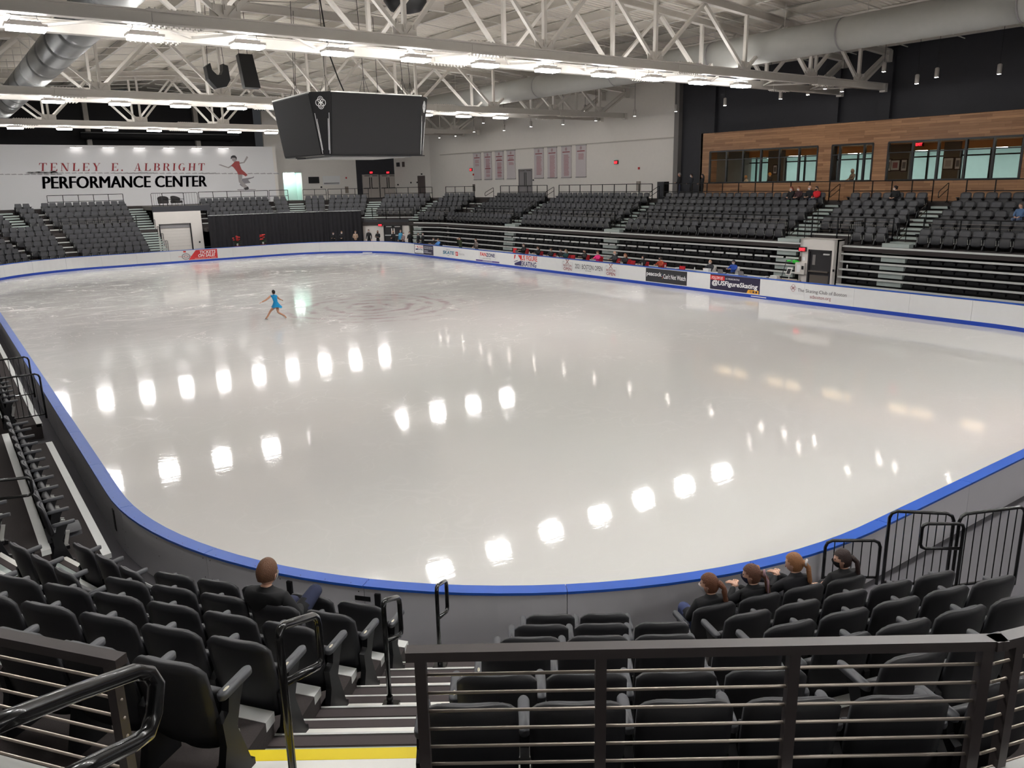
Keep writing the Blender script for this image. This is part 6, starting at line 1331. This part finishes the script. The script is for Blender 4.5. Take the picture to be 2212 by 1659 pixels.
# ---- people standing behind the far boards
def on_arc(px, py, rr):            # ray onto the cylinder of radius rr round the far right corner centre
    d = ray(px, py); c = CC['FR']; a = d.x*d.x+d.y*d.y; ox, oy = CAM.x-c.x, CAM.y-c.y; b = 2*(ox*d.x+oy*d.y); k = ox*ox+oy*oy-rr*rr; return CAM+d*((-b+sqrt(b*b-4*a*k))/(2*a))
FARP = [(719.7, 504.4, 'crossed', (26, 26, 28), (60, 44, 36), (226, 226, 230), 'standing with crossed arms in black before the curtain', 'a'), (737.9, 502.2, 'front', (30, 30, 34), (150, 120, 90), (226, 226, 230), 'standing in dark jacket with white shirt before the curtain', 'a'), (767.4, 501.5, 'front', (176, 150, 130), (120, 84, 56), (226, 226, 230), 'standing in tan top with dark vest holding a red item', 'a'), (796, 498.6, 'down', (24, 24, 26), (60, 50, 44), (226, 226, 230), 'standing in black against the curtain end', 'a'), (815.6, 500.7, 'crossed', (30, 30, 33), (70, 50, 40), (30, 30, 32), 'standing with crossed arms and black mask beside the exit sign', 'c'),
        (849.2, 501.5, 'front', (28, 28, 30), (150, 110, 70), (30, 30, 32), 'standing in black before the lower double doors', 'a'), (865, 499.3, 'down', (70, 150, 190), (100, 80, 60), (226, 226, 230), 'standing in light blue before the lower double doors', 'a'), (871, 506, 'front', (150, 130, 130), (60, 44, 36), (230, 220, 220), 'child in grey pink beside the light blue figure', 'a'), (884, 503, 'front', (28, 28, 30), (70, 50, 40), (226, 226, 230), 'in black at the right door edge', 'a'), (903, 505.8, 'down', (26, 26, 28), (60, 44, 36), (226, 226, 230), 'standing in black at the end of the tiers', 'a'), (913, 505.8, 'front', (26, 26, 28), (44, 36, 34), (226, 226, 230), 'standing in black above a cardboard box at the tier end', 'a')]
for px, py, arms, tp, hcl, mk, lab, sk_ in FARP:
    P = on_arc(px, py, 9.3 if px > 720 else 9.0); hz = P.z; s = max(.85, min(1.06, (hz-.2+.1)/1.69)); q = Vector((P.x, P.y, hz+.1-1.69*s)); q.z = .2; s = (hz+.1-.2)/1.69; s = max(.7, min(1.1, s))
    dirv = Vector((CC['FR'].x-P.x, CC['FR'].y-P.y, 0)); rz = atan2(dirv.y, dirv.x)-pi/2; person('person '+lab, put(pose_stand(s, arms), q, rz), Vector((-.3, -1, 0)), s, tp, (28, 28, 32), (30, 30, 32), sk_, 'long' if 'tan' in lab or 'light blue' in lab else 'short', hcl, mk)
# photographers and the seated pair at the board corner
for px, py, arms, tp, hcl, mk, lab, ht in ((994.2, 514.5, 'camera', (58, 66, 44), (40, 36, 34), None, 'photographer in olive green jacket behind the boards', 'short'), (1029.2, 518.5, 'front', (110, 100, 96), (90, 70, 50), (226, 226, 230), 'photographer in grey brown jacket with a white lanyard badge', 'short')):
    P = onx(px, py, 16.2); s = 1.0; person(lab, put(pose_stand(s, arms, .05), Vector((16.2, P.y, P.z+.1-1.69)), RAD(90)), Vector((-1, -.2, -.1)), s, tp, (30, 30, 34), (30, 30, 32), 'a', ht, hcl, mk)
JT = []
def seated(lab, px, py, X, tp, hcl=(60, 46, 40), hair='short', mask=(226, 226, 230), arms='table', skin='a', look=None, rz=RAD(90), lean=.02, chair='red', s=1.0, zf=None):
    P = onx(px, py, X); hz = P.z; zf = hz-1.08*s if zf is None else zf; loc = Vector((X+.2, P.y, zf)); t = person(lab, put(pose_sit(s, arms, lean), loc, rz), look or Vector((-1, -.1, -.12)), s, tp, (32, 32, 38), (30, 30, 32), skin, hair, hcl, mask); JT.append((loc, chair)); return t
seated('person in black seated by the board corner, left of the light blue sleeve', 936.5, 516.5, 16.0, (26, 26, 28), chair='black'); seated('person in black vest with light blue sleeves seated by the board corner', 946, 518.5, 16.0, (90, 150, 220), (110, 86, 66), chair='black')
seated('judge in black at the laptop, first at the long table', 1130.9, 530, 16.3, (28, 28, 30), (70, 54, 46), 'short'); seated('judge in black jacket and white collar at the long table', 1161.7, 536, 16.3, (28, 28, 30), (80, 56, 44), 'long'); seated('judge in black, third at the long table', 1189.8, 540, 16.3, (30, 30, 34), (90, 66, 50), 'short'); seated('judge in black beside the teal jacket', 1210.8, 541, 16.3, (26, 26, 30), (40, 34, 32), 'short'); seated('judge in dark teal jacket at the long table', 1222, 543, 16.1, (26, 62, 66), (150, 126, 96), 'long')
seated('judge in black with black mask left of the pink jacket', 1262, 543, 16.3, (30, 30, 32), (40, 34, 34), 'short', (40, 36, 38)); seated('judge in bright pink jacket with headset at the long table', 1290.7, 546.5, 16.3, (236, 50, 130), (110, 72, 48), 'short', (214, 200, 200)); seated('large judge in dark grey jacket with white mask right of the pink jacket', 1327.8, 547, 16.3, (52, 54, 58), (196, 180, 170), 'bald', (232, 232, 236), s=1.08); seated('judge with light brown hair in dark jacket turned aside', 1350, 552, 16.3, (44, 40, 42), (150, 92, 60), 'long', None)
seated('judge in black hood with white mask', 1388.8, 557, 16.3, (26, 26, 28), (28, 26, 28), 'hood', (226, 226, 230)); seated('judge in rust orange jacket with dark mask', 1426.6, 559, 16.3, (166, 66, 40), (40, 30, 26), 'short', (44, 40, 60), look=Vector((-.6, .8, -.1))); seated('bald official in black jacket at the white table', 1533.8, 566, 16.4, (34, 36, 44), (190, 160, 140), 'bald', (232, 232, 236), chair='white'); seated('official in blue jacket and dark cap at the white table', 1584.3, 566.5, 16.4, (34, 70, 156), (44, 42, 46), 'cap', (220, 224, 232), chair='white')
# ---- audience in the stands and on the concourse
def aseat(lab, px, py, j, tp, hcl, hair='short', mask=(230, 230, 234), arms='lap', look=None, skin='a', s=1.0, bt=(32, 32, 38)):
    X = 15.03+UTIP[j]+.42-8.09; P = onx(px, py, X-.1); person(lab, put(pose_sit(s, arms, 0), Vector((X, P.y, UFLOOR[j])), RAD(90)), look or Vector((-1, .3, -.1)), s, tp, bt, (28, 28, 30), skin, hair, hcl, mask)
aseat('red haired spectator in black raising a hand in the top row', 1711.5, 408, 3, (26, 26, 28), (140, 66, 48), 'long', arms='chin'); aseat('spectator in dark coat and pale scarf beside the red haired one', 1727, 410, 3, (60, 36, 40), (150, 90, 60), 'short'); aseat('bald spectator in black jacket in the top row', 1751.3, 405, 3, (28, 28, 32), (200, 160, 140), 'bald', s=1.04); aseat('spectator in bright red jacket in the top row', 1765.8, 410, 3, (206, 30, 40), (60, 50, 46), 'short', (30, 30, 34), bt=(60, 66, 84)); aseat('lone spectator in black jacket in the narrow block', 1936.7, 404, 3, (24, 24, 26), (36, 28, 28), 'bun', look=Vector((-.5, 1, -.1))); aseat('spectator in blue denim shirt beyond the narrow block', 2207, 446, 1, (84, 112, 150), (90, 80, 74), 'short', None, bt=(90, 104, 130))
for lab, px, py, tp, bt, hcl, hr, mk in (('grey haired man in black jacket standing at the charcoal wall', 1468, 377, (26, 26, 29), (40, 46, 66), (150, 144, 140), 'short', None), ('person in dark jacket and white mask standing at the charcoal wall', 1494, 379, (34, 36, 44), (28, 28, 30), (40, 36, 36), 'short', (226, 226, 230)), ('person with long dark hair in long black coat at the timber corner', 1517.5, 380, (22, 22, 25), (22, 22, 25), (30, 26, 28), 'long', None)):
    P = onx(px, py, 24.9); s = (P.z+.1-4.3)/1.69; person(lab, put(pose_stand(s, 'front'), Vector((24.9, P.y, 4.3)), RAD(60)), Vector((-1, .6, 0)), s, tp, bt, (26, 26, 28), 'c', hr, hcl, mk)
for lab, px, py, tp, hr, hcl in (('guest with blond hair seated in the lounge near the first windows', 1618, 383, (200, 190, 180), 'short', (190, 140, 90)), ('guest in dark jacket and orange cap seated in the lounge', 1670, 377, (70, 62, 60), 'cap', (214, 150, 70)), ('guest in grey hooded top in the narrow lounge window', 1849, 370, (150, 140, 134), 'hood', (160, 150, 144))):
    P = onx(px, py, 27.3); zf = P.z-1.08; person(lab, put(pose_sit(1.0, 'lap', .05), Vector((27.3, P.y, max(4.3, zf))), RAD(60)), Vector((-.4, 1, -.1)), 1.0, tp, (40, 40, 46), (30, 30, 32), 'a', hr, hcl, None); t = thing('lounge_stool', 'dark stool under the '+lab.split(' seated')[0].split(' in the narrow')[0], 'stool', (27.3, P.y, 4.3)); h_ = max(4.3, zf)+.44
    MB().box((27.3, P.y+.02, h_-.03), (.4, .4, .06), 0).build('seat', 'wicker', t)
    for sx in (-.15, .15):
        for sy in (-.15, .15): MB().tube([(27.3+sx, P.y+sy, 4.3), (27.3+sx*.9, P.y+sy*.9, h_-.06)], .015, 6).build('leg', 'wicker', t)
finish_people()
# ================================================================ judges' furniture
def chair(lab, P, rz, m, group=None):
    t = thing('office_chair', lab, 'chair', P, rz, group); MB().box((0, .2, .38), (.46, .44, .07)).build('seat', m, t, False, True); mk = MB().extr([(-.22, -.0, .48), (.22, -.0, .48), (.2, -.06, .84), (-.2, -.06, .84)], (0, -.05, 0)); mk.build('backrest', m, t, False, True)
    for sx in (-.19, .19):
        for sy in (.02, .38): MB().tube([(sx, sy, 0), (sx*.95, sy, .36)], .013, 6).build('leg', 'hardware', t, True, True)
    MB().tube([(-.19, -.0, .38), (-.19, -.05, .78)], .012, 6).build('back_post', 'hardware', t, True, True); MB().tube([(.19, -.0, .38), (.19, -.05, .78)], .012, 6).build('back_post', 'hardware', t, True, True); return t
for k, (loc, c) in enumerate(JT): chair({'red': 'red upholstered chair under a seated judge at the long table', 'black': 'black chair under the pair at the board corner', 'white': 'pale grey chair under an official at the white table'}[c], loc, RAD(90), {'red': 'chair_red', 'black': 'black_plastic', 'white': 'wall_white'}[c], {'red': 'chairs under the judges', 'black': 'chairs at the board corner', 'white': 'chairs at the white table'}[c])
ZFJ = JT[6][0].z
for px, py, w_ in ((1111, 537, 'left of the laptop judge'), (1236, 552, 'right of the teal jacket'), (1365, 564, 'right of the judge with light brown hair'), (1472, 576, 'beside the white table')):
    P = onx(px, py, 17.0); chair('empty red chair '+w_, Vector((17.0, P.y, P.z-.82)), RAD(90), 'chair_red')
def table(lab, y0, y1, x0, x1, zt, m, zf):
    t = thing('work_table', lab, 'table', ((x0+x1)/2, (y0+y1)/2, zf)); MB().bb(x0, x1, y0, y1, zt-.04, zt).build('table_top', m, t)
    for x in (x0+.06, x1-.06):
        for y in (y0+.1, y1-.1): MB().tube([(x, y, zf), (x, y, zt-.04)], .02, 6).build('leg', 'hardware', t)
ty = lambda px: onx(px, 565, 15.7).y
ZTJ = .9
table('long dark blue judges table behind the boards', ty(1492), ty(1092), 15.3, 15.95, ZTJ, 'ink_navy', .2); table('white officials table behind the boards', ty(1640), ty(1500), 15.3, 16.0, ZTJ+.02, 'table_white', .2); table('brown wooden table behind the boards left of the white door box', ty(1712), ty(1655), 15.8, 16.5, ZTJ-.05, 'table_top', .2); table('pale folding table at the photographers', ty(1090), ty(1040), 15.3, 15.9, ZTJ-.04, 'table_white', .2)
R2 = random.Random(5)
for k, px in enumerate((1150, 1172, 1200, 1232, 1246, 1275, 1310, 1340, 1362, 1395, 1420, 1440)):
    y = ty(px); o = MB().box((15.55, y, ZTJ+.006), (.22, .3, .012), R2.random()*.4).build('paper_stack', 'paper'); tag(o, 'white paper sheets on the long judges table', 'papers', 'papers on the judges table')
for px, w_ in ((1121, 'at the first judge'), (1606, 'in front of the blue jacket'), (1561, 'between the two officials')):
    y = ty(px); zt = ZTJ if px < 1500 else ZTJ+.02; t = thing('laptop', 'open laptop '+w_, 'laptop', (15.7, y, zt)); MB().bb(15.6, 15.85, y-.17, y+.17, zt, zt+.02).build('base', 'black_plastic', t); MB().extr([(15.58, y-.17, zt+.02), (15.58, y+.17, zt+.02), (15.5, y+.17, zt+.25), (15.5, y-.17, zt+.25)], (.012, 0, 0)).build('lid', 'wall_grey', t)
for px, m, w_ in ((1140, 'alu', 'near the first laptop'), (1383, 'white_plastic', 'near the hooded judge'), (1433, 'alu', 'beside the rust jacket'), (1497, 'white_plastic', 'on the white table'), (1676, 'alu', 'on the brown table')):
    y = ty(px); zt = ZTJ if px < 1495 else (ZTJ+.02 if px < 1640 else ZTJ-.05); t = thing('bottle', 'small bottle '+w_, 'bottle', (15.85, y, zt)); MB().lathe([(.032, 0), (.034, .12), (.014, .16), (.014, .19)], (15.85, y, zt), 10).build('body', m, t, True); MB().lathe([(.016, .19), (.016, .21)], (15.85, y, zt), 8).build('cap', 'hardware', t)
for px, w_, h, lab, zt in ((1522, .35, .16, 'grey box on the white officials table', ZTJ+.02), (1457, .1, .1, 'white cup on the judges table end', ZTJ), (1665, .4, .18, 'white carton on the brown table', ZTJ-.05), (1646, .18, .1, 'white tub on the brown table', ZTJ-.05)):
    y = ty(px); o = MB().box((15.92 if zt > ZTJ-.04 else 16.1, y, zt+h/2), (.22, w_, h)).build('box' if 'cup' not in lab else 'cup', 'table_white'); tag(o, lab, 'box' if 'cup' not in lab else 'cup')
y = onx(1706, 570, 16.9).y; t = thing('tablet_stand', 'white framed tablet on a pale metal stand beside the white door box', 'stand', (16.9, y, .2)); MB().tube([(16.9, y, .2), (16.9, y, 1.05)], .02, 8).build('pole', 'alu', t, True); MB().extr([(16.8, y-.14, 1.02), (16.8, y+.14, 1.02), (16.95, y+.14, 1.35), (16.95, y-.14, 1.35)], (.02, 0, .01)).build('frame', 'white_plastic', t); MB().extr([(16.8, y-.09, 1.07), (16.8, y+.09, 1.07), (16.92, y+.09, 1.3), (16.92, y-.09, 1.3)], (-.01, 0, .005)).build('screen', 'hardware', t)
y = onx(1690, 575, 16.6).y; t = thing('tripod_pole', 'thin dark leaning pole beside the brown table', 'pole', (16.6, y+.2, .2)); MB().tube([(16.6, y+.2, .2), (16.7, y-.15, 1.75)], .015, 6).build('pole', 'hardware', t, True)
P = onx(1706, 566, 18.6); t = thing('green_cloth', 'crumpled bright green cloth hung on the closed tiers', 'cloth', (18.95, P.y, P.z-.1))
m_ = MB(); R3 = random.Random(9)
for k in range(10): m_.ell((18.95+R3.uniform(-.05, .05), P.y+R3.uniform(-.35, .35), P.z+R3.uniform(-.06, .06)), (.09, .16, .05), 0, 8, 5)
m_.build('folds', 'green_cloth', t, True)
o = MB().lathe([(.035, 0), (.035, .16), (.02, .2)], (19.0, onx(1828, 600, 19.0).y, 1.27), 10).build('tumbler', 'alu', smooth=True); tag(o, 'small steel tumbler left on a closed tier rail', 'bottle')
# ================================================================ flowers, armchairs
for k, (px, py) in enumerate(((513, 529), (568.5, 526))):
    P = ony(px, py, 32.2); t = thing('flower_planter', 'red flowers in a brown planter before the curtain, %s' % ('nearer the roll up door', 'farther from the roll up door')[k], 'plant', (P.x, P.y, .2)); MB().lathe([(.2, 0), (.24, .75), (.22, .75), (.2, .7)], (P.x, P.y, .2), 4).build('planter', 'planter', t); MB().lathe([(.05, .7), (.09, .85), (.06, .95)], (P.x, P.y, .2), 8).build('vase', 'alu', t)
    R4 = random.Random(k+2)
    for j in range(26):
        a, r = R4.uniform(0, 6.28), R4.uniform(.1, .45); c = Vector((P.x+r*cos(a), P.y+r*sin(a)*.6, .2+1.05+R4.uniform(-.15, .2))); b = Vector((P.x, P.y, 1.1)); d = (c-b); w_ = d.cross(Vector((0, 0, 1))).normalized()*.05; MB().add([b, b+d*.5+w_, c, b+d*.5-w_, b+d*.5+Vector((0, 0, .02))], [(0, 1, 4), (1, 2, 4), (2, 3, 4), (3, 0, 4)]).build('leaf', 'leaf', t)
    for j in range(14):
        a, r = R4.uniform(0, 6.28), R4.uniform(.0, .32); c = (P.x+r*cos(a), P.y+r*sin(a)*.6, 1.35+R4.uniform(0, .38)); MB().ell(c, (.085, .085, .06), 0, 7, 5).build('blossom', 'flower_red', t, True)
for k, px in enumerate((353, 382)):
    P = ony(px, 438, 37.4); t = thing('wicker_armchair', 'dark wicker tub armchair on the platform, %s' % ('the wider one at left of the small table', 'the one turned aside at right')[k], 'armchair', (P.x, 37.4, 4.3), RAD(180+(25 if k else -10)))
    m_ = MB(); n = 16
    for i in range(n+1):
        a = pi*i/n; x, y = .42*cos(a), -.08-.34*sin(a); h = .62+.2*sin(a); m_.v += [Vector((x, y, .2)), Vector((x*1.06, y*1.06, h)), Vector((x*.9, y*.9, h)), Vector((x*.84, y*.84, .2))]
    for i in range(n):
        for j in range(4): q = 4*i; m_.f.append([q+j, q+(j+1) % 4, q+4+(j+1) % 4, q+4+j]); m_.m.append(0)
    m_.f += [[3, 2, 1, 0], [4*n, 4*n+1, 4*n+2, 4*n+3]]; m_.m += [0, 0]; m_.build('shell', 'wicker', t, False, True); MB().bb(-.36, .36, -.34, .3, .22, .42).build('seat', 'wicker', t, False, True)
    for x in (-.32, .32):
        for y in (-.28, .26): MB().tube([(x, y, 0), (x*.95, y*.95, .24)], .022, 6).build('leg', 'wicker', t, True, True)
